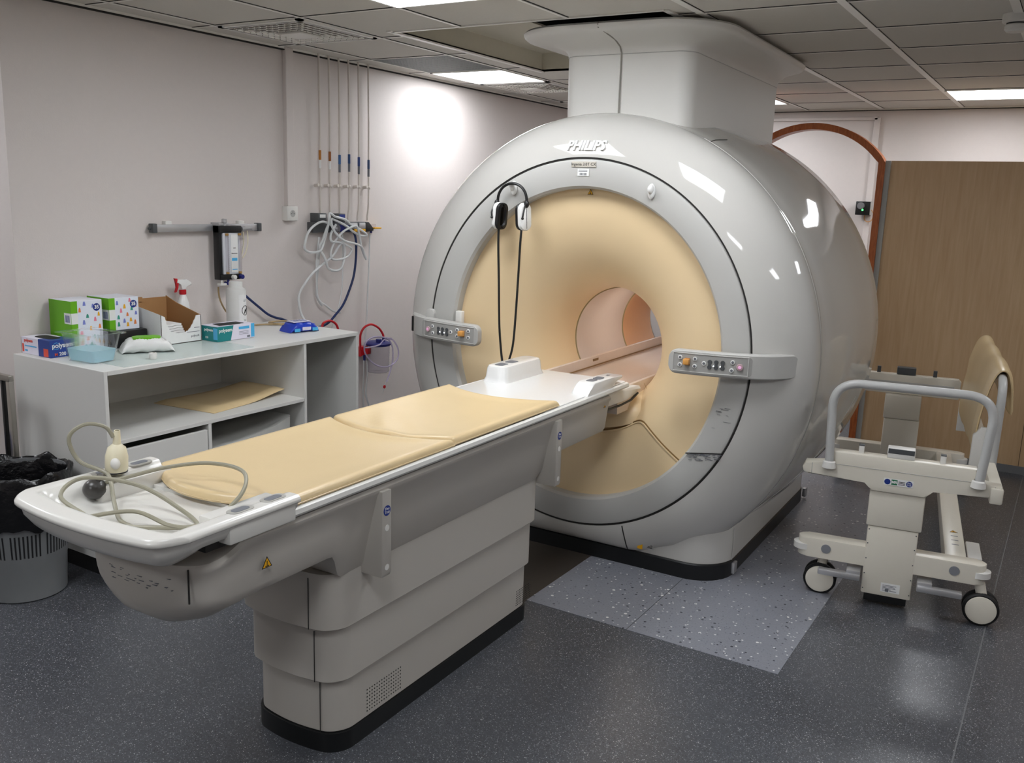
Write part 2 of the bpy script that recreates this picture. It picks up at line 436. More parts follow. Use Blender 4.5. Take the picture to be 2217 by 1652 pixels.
# ------------------------------------------------------------------ ceiling lights, vents, detector
def ceiling_light(x, y, label):
    t = thing('ceiling_light', label, 'ceiling light', (x + PX / 2, y + PY / 2, ZC), 0, 'square ceiling light panels')
    hx, hy = PX / 2 - .010, PY / 2 - .010
    b = MB()
    b.box(-hx, hx, -hy, -hy + .014, -.010, 0); b.box(-hx, hx, hy - .014, hy, -.010, 0)
    b.box(-hx, -hx + .014, -hy, hy, -.010, 0); b.box(hx - .014, hx, -hy, hy, -.010, 0)
    b.build('frame', M_tbar, t, smooth=0)
    b = MB(); b.box(-hx + .012, hx - .012, -hy + .012, hy - .012, -.007, -.002); b.build('diffuser', M_lamp, t, smooth=0)
X0 = -1.53
def gx(k): return X0 + PX * k
def gy(k): return 3.36 + PY * k
ceiling_light(gx(-2), gy(-1), 'lit ceiling panel at the top edge, in front of the scanner')
ceiling_light(gx(-4), gy(3), 'lit ceiling panel beside the left wall, behind the grey vent')
ceiling_light(gx(1), gy(6), 'lit ceiling panel near the back wall on the right, above the wood panel')
ceiling_light(gx(-2), gy(6), 'lit ceiling panel mostly hidden behind the scanner tower')
ceiling_light(gx(0), gy(-1), 'lit ceiling panel above the right foreground')
ceiling_light(gx(1), gy(-5), 'unseen lit ceiling panel above the camera position')  # this and the next two: out-of-view panels added for room brightness
ceiling_light(gx(-2), gy(-5), 'unseen lit ceiling panel near the left foreground')
ceiling_light(gx(4), gy(-3), 'unseen lit ceiling panel by the right wall in the foreground')
ceiling_light(gx(-6), gy(-4), 'added unseen ceiling panel brightening the alcove at the left foreground')  # unseen panel added to brighten the wall return
ceiling_light(gx(-1), gy(-8), 'added unseen ceiling panel behind the camera')  # added out of view to raise the ambient light
ceiling_light(gx(4), gy(2), 'unseen lit ceiling panel by the right wall, level with the trolley')  # also out of view, added for room brightness

def diffuser_vent(x, y, label):
    t = thing('ceiling_vent', label, 'vent', (x + PX / 2, y + PY / 2, ZC), 0, 'white ceiling air diffusers')
    h = PX / 2 - .012
    b = MB()
    b.box(-h, h, -h, -h + .03, -.012, 0); b.box(-h, h, h - .03, h, -.012, 0); b.box(-h, -h + .03, -h, h, -.012, 0); b.box(h - .03, h, -h, h, -.012, 0)
    b.build('frame', M_tbar, t, smooth=0)
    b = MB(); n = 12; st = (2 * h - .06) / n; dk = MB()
    for i in range(n):
        for j in range(n):
            cx = -h + .03 + st * (i + .5); cy = -h + .03 + st * (j + .5)
            if abs(cx) < .09 and abs(cy) < .09: continue
            q, p = (st * .2, st * .4) if abs(cx) > abs(cy) else (st * .4, st * .2)
            dk.box(cx - q, cx + q, cy - p, cy + p, -.0128, -.0118)  # flush dark boxes stand in for the shade inside the slots
            if abs(cx) > abs(cy): b.box(cx - q * 1.6, cx - q, cy - p, cy + p, -.017, -.012) if cx > 0 else b.box(cx + q, cx + q * 1.6, cy - p, cy + p, -.017, -.012)
            else: b.box(cx - q, cx + q, cy - p * 1.6, cy - p, -.017, -.012) if cy > 0 else b.box(cx - q, cx + q, cy + p, cy + p * 1.6, -.017, -.012)
    b.box(-h + .02, h - .02, -h + .02, h - .02, -.012, -.004)
    dk.build('slot_shade', mat('vent painted shade', S(96, 88, 78), .8), t, smooth=0)
    b.build('grille', M_tbar, t, smooth=0)
    b = MB(); b.box(-.088, .088, -.088, .088, -.0135, -.012); b.build('centre_shade', mat('vent painted shade', S(96, 88, 78), .8), t, smooth=0)  # dark square paints the shade round the centre plate
    b = MB(); b.box(-.075, .075, -.075, .075, -.026, -.0136, .002); b.build('centre_plate', M_tbar, t)
diffuser_vent(gx(-4), gy(0), 'white perforated ceiling diffuser nearest the camera, beside the left wall')
diffuser_vent(gx(-4), gy(4), 'white perforated ceiling diffuser behind the lit panel by the left wall')
diffuser_vent(gx(-4), gy(6), 'white perforated ceiling diffuser farthest along the left wall')
t = thing('ceiling_vent', 'grey perforated metal ceiling vent in front of the lit panel by the left wall', 'vent', (gx(-4) + PX / 2, gy(2) + PY / 2, ZC))
b = MB(); h = PX / 2 - .012; b.box(-h, h, -h, h, -.004, 0); b.build('plate', M_greyvent, t, smooth=0)
b = MB()
for i in range(22):
    for j in range(16):
        cx = -h + .02 + (2 * h - .04) * (i + .5) / 22; cy = -h + .02 + (2 * h - .04) * (j + .5) / 16
        b.box(cx - .008, cx + .008, cy - .004, cy + .004, -.0048, -.004)
tag(b.build('perforations', M_dark, t, smooth=0), kind='stuff')

t = thing('smoke_detector', 'round white smoke detector on the ceiling at the right edge', 'smoke detector', (-0.352, 4.47, ZC))
b = MB(); b.lathe([(.055, 0), (.055, -.03), (.05, -.035), (.0, -.035)], 28); b.build('base', M_whiteM, t)
b = MB(); b.lathe([(.038, -.04), (.043, -.045), (.043, -.06), (.034, -.07), (0, -.073)], 28); b.build('head', M_whiteM, t)
b = MB(); b.lathe([(.038, -.034), (.036, -.046), (.0, -.046)], 28); b.build('sensing_slot', M_ink, t)
b = MB(); b.box(.02, .2, -.02, .02, -.03, 0, .004); b.build('cable_duct', M_whiteM, t)

# ------------------------------------------------------------------ the scanner
TH = R(1.0)
GO = (-1.985, 3.878, 0.0)
scan = thing('mri_scanner', 'large grey-white ring-shaped scanner with cream funnel-shaped bore', 'scanner', GO, TH)
def ellr(phi, rx, rz): return 1.0 / math.sqrt((math.cos(phi) / rx) ** 2 + (math.sin(phi) / rz) ** 2)
ZRing, SX, SZ = 1.046, 0.842, 0.874
CXr, CZr = 0.703, 0.738
DR = -0.06
def barrel(phi, d):
    g = 0.035 * sm(.2, .8, d) - 0.014 * math.exp(-((d - .24) / .05) ** 2)
    return ellr(phi, 1.085 + g, 1.105 + g)
ZCEN = 1.031
def outline(phi, d, shrink=0.0):
    r = barrel(phi, d) - shrink; s, c = math.sin(phi), math.cos(phi)
    if s < 0:
        if abs(c) > 1e-4:
            r2 = min((.767 - shrink) / abs(c), 5.0)
            p = 46.0
            pass
        r = min(r, .953 / abs(s))
    return r
PH = []
for i in range(176): PH.append(-PI / 2 + 2 * PI * i / 176)
for a in (-51.15, -49, -47, -45.5, -44, -53): PH += [R(a), R(-180 - a)]
def norm(a): return (a + PI / 2) % (2 * PI) - PI / 2
PH = sorted(set(round(norm(a), 5) for a in PH))
def dfront(phi):
    a = abs(norm(phi) + PI / 2)  # from straight down
    a = min(a, 2 * PI - a)
    return .06 + .15 * sm(R(18), R(31), a)
def front_pt(phi, t):
    r_in = ellr(phi, SX + .004, SZ + .004); ro = outline(phi, .15); D = dfront(phi)
    T0 = R(13) * sm(R(31), R(60), min(abs(norm(phi) + PI / 2), 2 * PI - abs(norm(phi) + PI / 2))); a = lerp(T0, PI / 2, t)
    r = r_in + (ro - r_in) * (math.sin(a) - math.sin(T0)) / (1 - math.sin(T0)); d = DR + .004 + D * (math.cos(T0) - math.cos(a)) / math.cos(T0)
    zc = lerp(ZRing, ZCEN, t)
    return (r * math.cos(phi), d, zc + r * math.sin(phi))
def shell_ring(kind, v):
    out = []
    for phi in PH:
        if kind == 'lip':
            r = ellr(phi, SX + .004, SZ + .004); out.append((r * math.cos(phi), v, ZRing + r * math.sin(phi)))
        elif kind == 'front': out.append(front_pt(phi, v))
        else:
            d0 = DR + .004 + dfront(phi); d = lerp(d0, 1.38, v)
            r = outline(phi, max(.15, d) if d > .15 else .15)
            out.append((r * math.cos(phi), d, ZCEN + r * math.sin(phi)))
    return out
rings = [shell_ring('lip', .03), shell_ring('lip', DR + .012)] + [shell_ring('front', i / 14) for i in range(15)]
rings += [shell_ring('side', v) for v in (.02, .04, .06, .08, .11, .15, .2, .3, .42, .55, .7, .85, 1.0)]
for i in range(1, 11):
    a = PI / 2 * i / 10; rr = []
    for phi in PH:
        ro = outline(phi, 1.38); s = math.sin(phi); rin = min(.32, ro - .02)
        r = ro - (ro - rin) * (1 - math.cos(a)) ; d = 1.38 + .27 * math.sin(a)
        if s < 0 and ro * abs(s) > .9: r = ro if i < 9 else ro - .02 * (i - 8)
        rr.append((r * math.cos(phi), d, ZCEN + r * s))
    rings.append(rr)
b = MB(); b.loft(rings, cap=False)
shell = b.build('outer_shell', M_shell, scan, smooth=30)
# grey front ring
prof = [(0.0, .06), (0.0, -.04), (.08, -.054), (.3, -.06), (.9, -.062), (.975, -.058), (1.0, -.045), (1.0, .02)]
rings = []
for u, d in prof:
    rx, rz = lerp(CXr, SX - .004, u), lerp(CZr, SZ - .004, u)
    rings.append([(ellr(p, rx, rz) * math.cos(p), d, ZRing + ellr(p, rx, rz) * math.sin(p)) for p in PH])
b = MB(); b.loft(rings, cap=False); b.build('front_ring', M_ring, scan, smooth=30)
b = MB(); b.tube([(ellr(p, SX, SZ) * math.cos(p), -.045, ZRing + ellr(p, SX, SZ) * math.sin(p)) for p in PH], .0075, 6, closed=True); b.build('ring_seam', M_seam, scan)
# scuffed joint across the ring at lower right
def ring_xz(deg, u):
    p = R(deg); rx, rz = lerp(CXr, SX, u), lerp(CZr, SZ, u); r = ellr(p, rx, rz); return r * math.cos(p), ZRing + r * math.sin(p)
b = MB()
x0, z0 = .592, .647 - .0; 
j0 = ring_xz(-36.0, .02); j1 = ring_xz(-28.0, .98)
b.tube([(lerp(j0[0], j1[0], k / 6), -.0615, lerp(j0[1], j1[1], k / 6) + .0) for k in range(7)], .003, 5); b.build('ring_joint', M_seam, scan)
b = MB()
for k in range(46):
    u = random.uniform(.1, .95); v = random.uniform(.003, .045) ** 1.1
    x = lerp(j0[0], j1[0], u); z = lerp(j0[1], j1[1], u) - v; l = random.uniform(.004, .022) * (1 - v * 12)
    if l <= 0.001: continue
    b.box(x - l, x + l, -.0632, -.0618, z - .0006, z + .0009)
for k in range(14):
    x = random.uniform(.64, .76); z = random.uniform(.75, .86); l = random.uniform(.004, .018)
    if math.hypot(x / SX, (z - ZRing) / SZ) < .97 and math.hypot(x / CXr, (z - ZRing) / CZr) > 1.03: b.box(x - l, x + l, -.0632, -.0618, z - .0004, z + .0005)
b.build('scuff_marks', M_grink, scan, smooth=0)

# cream bell funnel
B_R0, B_D1, B_D0 = .277, .49, .006
def bell_kd(t):
    return math.sin(t * PI / 2) ** .84, B_D1 - (B_D1 - B_D0) * math.cos(t * PI / 2) ** .84 if t < 1 else B_D1
def bell(phi, t):
    k, d = bell_kd(t)
    rx, rz = lerp(CXr + .03, B_R0, k), lerp(CZr + .03, B_R0, k); zc = lerp(ZRing, 1.018, k)
    r = ellr(phi, rx, rz); return (r * math.cos(phi), d, zc + r * math.sin(phi))
b = MB(); b.loft([[bell(p, (i / 26)) for p in PH] for i in range(27)], cap=False); b.build('front_funnel', M_cream, scan, smooth=60)
# bore tube and rear funnel
b = MB(); b.loft([[(B_R0 * math.cos(p), d, 1.018 + B_R0 * math.sin(p)) for p in PH] for d in (.49, .7, .9, 1.11)], cap=False); b.build('bore_liner', M_bore, scan, smooth=60)
def torus(d, r, th, m, name):
    b = MB(); b.tube([(r * math.cos(p), d, 1.018 + r * math.sin(p)) for p in PH], th, 6, closed=True); b.build(name, m, scan)
torus(.492, B_R0 + .001, .006, mat('bore edge tape', S(160, 148, 112), .6), 'bore_edge_band')
torus(1.108, B_R0 + .001, .006, mat('bore edge tape', S(160, 148, 112), .6), 'bore_edge_band')
b = MB()
rings = []
for i in range(19):
    t = i / 18 * PI / 2; r = .277 + (.32 - .277) * (1 - math.cos(t)); d = 1.11 + .53 * math.sin(t)
    rings.append([(r * math.cos(p), d, 1.022 + r * math.sin(p)) for p in PH])
b.loft(rings, cap=False); b.build('rear_funnel', mat('rear funnel peach', S(226, 178, 132), .4), scan, smooth=60)
# patient bridge inside the bore: floor plus two guard rails
b = MB()
prof = [(-.215, .74), (-.215, .893), (-.205, .897), (-.196, .893), (-.188, .835), (-.15, .812), (.15, .812), (.188, .835), (.196, .862), (.205, .866), (.215, .862), (.215, .74)]
b.loft([[(x, d, z) for x, z in prof] for d in (-.02, .4, .8, 1.2, 1.75)]); b.build('bore_bridge', mat('bridge warm white', S(216, 200, 186), .25), scan, smooth=40)
b = MB(); b.box(-.187, -.181, .0, 1.7, .845, .850); b.box(-.1965, -.1925, .55, .62, .868, .882, .001); b.build('bridge_groove', M_creamseam, scan, smooth=0)
# cream docking hump that carries the bridge
b = MB(); rings = []
for d, hwid, top in ((.09, .20, .72), (.10, .25, .765), (.13, .28, .803), (.20, .30, .83), (.30, .31, .847), (.42, .305, .852), (.53, .27, .845)):
    rg = []
    for k in range(41):
        a = PI * k / 40; x = hwid * math.cos(a); z0 = .628 + .075 * (x / .3) ** 2; z = z0 + (top - z0) * (math.sin(a) ** .6 if 0 < k < 40 else 0)
        if abs(x) < .214: z = min(z, .80)
        rg.append((x, d, z))
    for k in range(1, 12):
        x = lerp(-hwid, hwid, k / 12); rg.append((x, d, .628 + .075 * (x / .3) ** 2))
    rings.append(rg)
b.loft(rings); b.build('docking_hump', M_cream, scan, smooth=60)
b = MB(); b.box(-.03, .03, .72, 1.02, 1.2855, 1.2915, .001); b.build('bore_fill_light', mat('bore fill light', S(255, 246, 236), .5, emit=(1, .93, .84, 1), estr=6.0), scan, smooth=0)  # glowing strip added out of view to brighten the bore
# lower service cover seams on the funnel
def bell_at(x, z, off=.004):
    # find the funnel surface point above (x, z)
    lo, hi = 0.0, 1.0
    for _ in range(40):
        mid = (lo + hi) / 2; k = bell_kd(mid)[0]
        rx, rz = lerp(CXr + .03, B_R0, k), lerp(CZr + .03, B_R0, k); zc = lerp(ZRing, 1.018, k)
        if math.hypot(x / rx, (z - zc) / rz) < 1: lo = mid
        else: hi = mid
    return (x, bell_kd(lo)[1] - off, z)
sp = [(-.56, .545), (-.46, .61), (-.36, .675), (-.31, .70), (-.27, .695), (-.2, .655), (-.1, .622), (0, .612), (.1, .622), (.2, .655), (.27, .695), (.31, .70), (.36, .675), (.46, .61), (.56, .545)]
pts = catmull([(x, 0, z) for x, z in sp], 6)
b = MB(); b.tube([bell_at(p.x, p.z, .001) for p in pts], .004, 6); b.build('cover_seam', M_creamseam, scan)
b = MB(); b.tube([bell_at(p.x, p.z - .008, .002) for p in pts], .005, 6); b.build('cover_edge', M_cream, scan)
b = MB()
def base_ring(z, g=0.0): return [(x, y, z) for x, y in rrect(.766 - g, .838 - g, .19, 12, 0, .846)]
b.loft([base_ring(.074), base_ring(.20), base_ring(.235, .003), base_ring(.27, .012), base_ring(.31, .04)]); b.build('base_cover', M_shell, scan, smooth=40)
# black plinth
b = MB()
def plinth_ring(z, g=0.0): return [(x, y, z) for x, y in rrect(.772 + g, .845 + g, .19, 10, 0, .84)]
b.loft([plinth_ring(0), plinth_ring(.074), plinth_ring(.079, -.006)]); b.build('plinth', M_plinth, scan, smooth=30)
b = MB(); b.box(.765, .785, .16, .205, .012, .066, .003); b.build('plinth_bracket', M_alu, scan)
b = MB(); b.box(.765, .785, 1.57, 1.61, .012, .066, .003); b.build('plinth_bracket', M_alu, scan)
# seams on shell: front base joint
def front_surface(x, z):
    best = None
    phi = math.atan2(z - 1.04, x); lo, hi = 0.0, 1.0
    for _ in range(30):
        m = (lo + hi) / 2; p = front_pt(phi, m)
        if math.hypot(p[0], p[2] - 1.04) < math.hypot(x, z - 1.04): lo = m
        else: hi = m
    return front_pt(phi, lo)[1]
b = MB(); b.tube([(.29 + .02 * math.sin(k / 8 * 1.6), front_surface(.29 + .02 * math.sin(k / 8 * 1.6), .212 - .13 * k / 8) - .0005, .212 - .13 * k / 8) for k in range(9)], .0028, 5); b.build('shell_joint', M_seam, scan)
# crease line round the shoulder
def side_pt(phi, d, off=0.001):
    r = outline(phi, d) + off; return (r * math.cos(phi), d, ZCEN + r * math.sin(phi))
b = MB(); b.tube([side_pt(R(a), .165) for a in range(-44, 66, 2)], .0022, 5); b.build('shoulder_seam', M_ring, scan)
b = MB(); b.tube([side_pt(R(64), .165 + .05 * k) for k in range(7)], .002, 5); b.build('shell_joint', M_seam, scan)
b = MB(); b.tube([side_pt(R(lerp(-45, -14, k / 14)), lerp(.22, 1.1, (k / 14) ** .8), .0) for k in range(15)], .0018, 5); b.build('shell_joint', M_ring, scan)
b = MB(); b.tube([(.7665, .17, z) for z in (.078, .12, .16, .2, .235)], .0016, 5); b.build('shell_joint', M_ring, scan)
# tower up to the ceiling with flared collar
def tw(z, hx, y0, y1, r): return [(x, y, z) for x, y in rrect(hx, (y1 - y0) / 2, r, 8, .02, (y0 + y1) / 2)]
b = MB(); b.loft([tw(1.85, .335, .30, 1.80, .085), tw(2.425, .335, .285, 1.80, .085)], cap=True); b.build('tower', M_tower, scan, smooth=40)
b = MB(); rings = [tw(2.42, .3365, .2835, 1.8015, .087)]
for k in range(1, 9):
    a = PI / 2 * k / 8
    e = 1 - math.cos(a)
    rings.append(tw(2.427 + .062 * math.sin(a), .337 + .185 * e, .283 - .26 * e, 1.80 + .02 * e, .087 + .22 * e))
rings += [tw(2.500, .533, .012, 1.82, .31), tw(2.512, .537, .009, 1.82, .31), tw(2.522, .530, .018, 1.82, .31), tw(2.524, .47, .09, 1.75, .26)]
b.loft(rings); b.build('tower_collar', M_tower, scan, smooth=45)
b = MB(); b.tube([(0, .284, 2.12), (0, .282, 2.425), (0, .262, 2.452), (0, .20, 2.474), (0, .09, 2.489), (0, .016, 2.497), (0, .009, 2.52)], .004, 6); b.build('tower_seam', mat('tower seam grey', S(150, 146, 138), .5), scan)
b = MB(); b.tube([(x, y, 2.42) for x, y in rrect(.3365, .76, .088, 8, .02, 1.0425)], .0018, 5, closed=True); b.build('collar_seam', M_ring, scan)

# control panels
def control_panel(sg):
    P = catmull([(.500, -.128, 1.0515), (.60, -.130, 1.0535), (.72, -.122, 1.056), (.83, -.104, 1.0585), (.92, -.066, 1.060), (.975, -.012, 1.0615), (1.01, .035, 1.0625)], 8)
    L = [0.0]
    for i in range(1, len(P)): L.append(L[-1] + (P[i] - P[i - 1]).length)
    T = L[-1]
    def at(s):
        for i in range(1, len(P)):
            if L[i] >= s: k = (s - L[i - 1]) / (L[i] - L[i - 1]); p = P[i - 1].lerp(P[i], k); tg = (P[i] - P[i - 1]).normalized(); break
        else: p = P[-1]; tg = (P[-1] - P[-2]).normalized()
        nn = Vector((tg.y, -tg.x, 0)); nn.normalize()   # outward (towards the viewer)
        if nn.y > 0 and nn.x < 0: nn = -nn
        return p, tg, nn
    def mir(v): return (v[0] * sg, v[1], v[2])
    def bar(s0, s1, hh, rad, t0, t1, zoff=0.0):
        ns = 40; rings = []
        for i in range(ns + 1):
            s = lerp(s0, s1, i / ns)
            s = s0 + (s1 - s0) * (0.5 - 0.5 * math.cos(PI * i / ns))
            e = min(s - s0, s1 - s); h_ = hh
            if e < rad: h_ = hh - (rad - math.sqrt(max(0, rad * rad - (rad - e) ** 2)))
            p, tg, nn = at(s); e2 = min(.006, (t1 - t0) * .3); h2 = max(.001, h_ - e2)
            q = []
            for z, t in ((-h_, t0), (h_, t0), (h_, t1 - e2), (h2, t1), (-h2, t1), (-h_, t1 - e2)):
                v = p + nn * t; q.append(mir((v.x, v.y, v.z + z + zoff)))
            rings.append(q)
        return MB().loft(rings)
    side = 'right' if sg > 0 else 'left'
    root = bar(0, T, .0535, .034, -.022, .014).build('control_panel', M_pan, scan, smooth=40)
    bar(.022, .360, .040, .012, .012, .0150).build('panel_face', M_pan2, root, smooth=40)
    # raised rim round the face
    b = MB()
    for s0, s1, z in ((.022, .345, .040), (.022, .345, -.040)):
        b.tube([mir(tuple(at(lerp(s0, s1, k / 12))[0] + at(lerp(s0, s1, k / 12))[2] * .0145 + Vector((0, 0, z)))) for k in range(13)], .0028, 6)
    for s in (.022, .345):
        b.tube([mir(tuple(at(s)[0] + at(s)[2] * .0145 + Vector((0, 0, z)))) for z in (-.04, -.02, 0, .02, .04)], .0028, 6)
    b.build('face_rim', M_pan, root)
    def but(s, z, rad, m, name, t=.004, parent=root):
        p, tg, nn = at(.02 + (s - .02) * 1.2); p = p + nn * .0148 + Vector((0, 0, z)); a = Vector(mir(tuple(p))); c = Vector(mir(tuple(p + nn * t)))
        bb = MB(); bb.cyl(a, c, rad, 18); return bb.build(name, m, parent)
    for s, z in ((.049, .021), (.049, -.012), (.104, .019), (.104, -.013), (.137, .003), (.238, .017), (.236, -.018)):
        o = but(s, z, .0095, M_paper, 'button'); but(s, z, .0058, M_grink, 'button_face', .0052, o)
    o = but(.263, -.002, .0145, mat('stop ring', S(196, 166, 170), .4), 'stop_button', .007); but(.263, -.002, .0075, M_pinkled, 'button_face', .0085, o)
    for s in (.158, .181, .204):
        p, tg, nn = at(.02 + (s - .02) * 1.2); b = MB()
        for dz in (-.0115, .0115):
            q = p + nn * .0148 + Vector((0, 0, dz)); b.cyl(mir(tuple(q)), mir(tuple(q + nn * .004)), .0095, 16)
        q = p + nn * .0148; b.box(-.006, .006, -.006, .006, 0, .0045, M=frameM(mir(tuple(q)), mir(tuple(tg)), (0, 0, 1)) @ Matrix.Diagonal((1, 1, 1 if sg > 0 else -1, 1)))
        o = b.build('rocker_switch', M_dark, root)
    for s in (.172, .196): but(s, -.006, .003, M_led, 'indicator', .004)
    p, tg, nn = at(.088); q = p + nn * .0148
    b = MB(); b.box(-.012, .012, -.016, .016, 0, .004, .001, M=frameM(mir(tuple(q + Vector((0, 0, .004)))), mir(tuple(tg)), (0, 0, 1)) @ Matrix.Diagonal((1, 1, 1 if sg > 0 else -1, 1)))
    o = b.build('joystick', mat('amber dark', S(170, 110, 50), .5), root)
    b = MB(); b.box(-.013, .013, -.012, .013, 0, .026, .003, M=frameM(mir(tuple(q + nn * .002 + Vector((0, 0, .005)))), mir(tuple(tg)), (0, 0, 1)) @ Matrix.Diagonal((1, 1, 1 if sg > 0 else -1, 1)))
    b.build('joystick_cap', M_orange, o)
    return at, mir
atR, mR = control_panel(1)
atL, mL = control_panel(-1)
# small label and pegs by the left panel
b = MB(); b.box(-.985, -.965, -.04, -.015, 1.02, 1.10, .003); b.build('panel_grille', M_black, scan)
b = MB(); b.prism([(x, z) for x, z in rrect(.026, .04, .025, 8, -.835, 1.115)], 'y', -.085, -.06, .004); b.build('ring_hook', M_pan, scan)
b = MB(); b.box(-.692, -.655, -.06, -.03, 1.06, 1.155, .004); b.build('side_peg', M_whiteM, scan)
for x, z in ((-.365, 1.776), (.340, 1.778)):
    b = MB(); b.sphere((0, 0, 0), .019, .014, .034, M=Matrix.Translation((x, -.068, z))); b.sphere((x, -.078, z + .008), .014, .02, .02); b.build('coil_hook', M_white, scan)

# lettering on the shell
def shell_text(body, size, x, z, m, name, **k):
    t = text_bm(body, size, **k)
    for v in t.verts:
        X = x + v.co.x; Z = z + v.co.y; e = v.co.z
        v.co = (X, front_surface(X, Z) - .005 - e, Z)
    b = MB(); b.merge(t); return b.build(name, m, scan, smooth=0)
shell_text('PHILIPS', .0595, -.003, 1.974, mat('white lettering', S(248, 248, 248), .4), 'maker_lettering', extrude=.004, shear=.22, bold=.0016, space=1.02)
b = MB(); b.box(-.062, .062, -.066, -.0615, 1.878, 1.903, .001); o = b.build('model_plate', mat('model plate', S(196, 190, 178), .5), scan, smooth=0)
lettering('Ingenia 3.0T CX', .019, (0, -.0665, 1.8905), (1, 0, 0), (0, 0, 1), M_ink, o, extrude=.0004)
b = MB(); b.box(-.03, .028, -.0645, -.0615, 1.839, 1.871); o = b.build('barcode_label', M_paper, scan, smooth=0)
b = MB()
for k in range(12): b.box(-.018 + .003 * k, -.018 + .003 * k + random.choice((.001, .002)), -.0651, -.0645, 1.842, 1.852)
for zz in (1.858, 1.864): b.box(-.024, .02, -.0651, -.0645, zz, zz + .002)
b.build('barcode', M_grink, o, smooth=0)
triangle_sign((.012, -.004, 1.765), (1, 0, 0), (0, 0, 1), .03, scan)
x, z = .275, .118
plate((.375, front_surface(.375, .118) - .002, .118), (1, 0, 0), (0, 0, 1), .026, .026, M_yellow, scan, 'warning_label')
o = plate((.42, front_surface(.42, .12) - .002, .118), (1, 0, 0), (0, 0, 1), .034, .024, M_pan, scan, 'info_label')
b = MB()
for k in range(3): b.box(.407, .433, front_surface(.42, .12) - .0034, front_surface(.42, .12) - .0026, .112 + .006 * k, .115 + .006 * k)
b.build('lettering', M_ink, o, smooth=0)
triangle_sign((.262, .2, .848), (-.5, .85, .1), (-.45, -.2, .85), .034, scan)

# ------------------------------------------------------------------ patient table (same axis frame as the scanner)
ct, st_ = math.cos(TH), math.sin(TH)
def GW(x, d, z=0.0): return (GO[0] + x * ct - d * st_, GO[1] + x * st_ + d * ct, z)
DB = -1.35
table = thing('patient_table', 'long grey-white patient table on a stepped pedestal in front of the scanner', 'patient table', GW(0, DB), TH)
OFF = (0, -DB, 0)
def tp(mb, name, m, parent=None, smooth=35.0):
    o = mb.build(name, m, parent or table, OFF if parent is None else None, smooth); return o
def ped(hx, d0, d1, r, z, bulge=.03, n=8):
    # rounded plan with a bowed front end
    pts = []
    for x, y in rrect(hx, (d1 - d0) / 2, r, n, 0, (d0 + d1) / 2):
        if y < d0 + r: y -= bulge * (1 - (x / hx) ** 2) * ((d0 + r - y) / r)
        pts.append((x, y, z))
    return pts
def subdiv_front(hx, d0, d1, r, z, bulge=.03):
    out = []
    for i in range(7): a = R(90 * i / 6); out.append((hx - r + r * math.sin(a), d1 - r + r * math.cos(a)))
    for i in range(9): a = R(90 * i / 8); out.append((hx - r + r * math.cos(a), d0 + r - r * math.sin(a)))
    for i in range(1, 12): out.append((lerp(hx - r, -hx + r, i / 12), d0))
    for i in range(9): a = R(90 * i / 8); out.append((-hx + r - r * math.sin(a), d0 + r - r * math.cos(a)))
    for i in range(7): a = R(90 * i / 6); out.append((-hx + r - r * math.cos(a), d1 - r + r * math.sin(a)))
    return [(x, y - bulge * (1 - (x / hx) ** 2) * sm(d0 + r * 1.2, d0, y), z) for x, y in out]
b = MB(); b.loft([subdiv_front(.186, -1.945, -.752, .06, 0), subdiv_front(.186, -1.945, -.752, .06, .064)]); tp(b, 'plinth', M_plinth)
for hx, d0, d1, z0, z1 in ((.181, -1.938, -.757, .064, .262), (.194, -1.962, -.745, .247, .434), (.207, -1.986, -.733, .432, .615)):
    b = MB(); b.loft([subdiv_front(hx - .004, d0 + .004, d1 - .004, .06, z0), subdiv_front(hx, d0, d1, .062, z0 + .004), subdiv_front(hx, d0, d1, .062, z1)]); o = tp(b, 'column_sleeve', M_body)
    b = MB(); b.tube([(.118, d0 - .022 - .0005, z0 + .002), (.118, d0 - .022 - .0005, z1 - .016)], .0016, 5); b.build('sleeve_joint', M_seam, o)
# perforated vents on the lowest sleeve
for d0, n in ((-1.81, 15), (-.86, 10)):
    b = MB()
    for i in range(n):
        for j in range(7):
            c = (.1815, d0 + .0125 * i - .0, .085 + .0125 * j * (1 if n > 12 else .8) + .0)
            b.cyl(c, (.1822, c[1], c[2]), .0026, 6)
    tag(tp(b, 'vent_holes', M_ink, smooth=0), kind='stuff')
# main body
NC, NB_ = -2.39, .150
def body_sec(d):
    kn = min(1.0, max(0.0, (NC - d) / NB_))
    w_ = .258 * math.sqrt(max(0.0, 1 - kn ** 2)) if d < NC else .258 + .010 * sm(NC, -2.2, d)
    w_ = max(w_, .012)
    zt = .878 - .058 * sm(-2.36, -2.49, d)
    mid = sm(-2.05, -1.96, d) * (1 - sm(-.80, -.70, d))
    ze = .708 - .100 * mid + .035 * kn ** 3
    zc = ze - .105 * sm(-2.20, -2.38, d) + .05 * kn ** 2
    wb = w_ * (.945 - .145 * mid)
    q = [(wb * .3, zc + (ze - zc) * .10), (wb * .6, zc + (ze - zc) * .36), (wb * .84, lerp(zc, ze, .72)), (wb - min(.010, wb * .1), lerp(zc, ze, .94)), (wb, ze + .018), (lerp(wb, w_, .5), lerp(ze, zt, .5)), (w_, zt - .03), (w_ + .006, zt - .022), (w_ + .008, zt - .01), (w_, zt)]
    return [(x, d, z) for x, z in q] + [(-x, d, z) for x, z in q[::-1]]
ds = [NC - NB_ * math.sin(PI / 2 * k / 12) for k in range(12, 0, -1)]
ds += [NC, -2.36, -2.33, -2.3, -2.25, -2.2, -2.15, -2.1, -2.06, -2.04, -2.02, -2.00, -1.98, -1.96, -1.8, -1.5, -1.0, -.8, -.78, -.76, -.74, -.72, -.70, -.6, -.4, -.27, -.235]
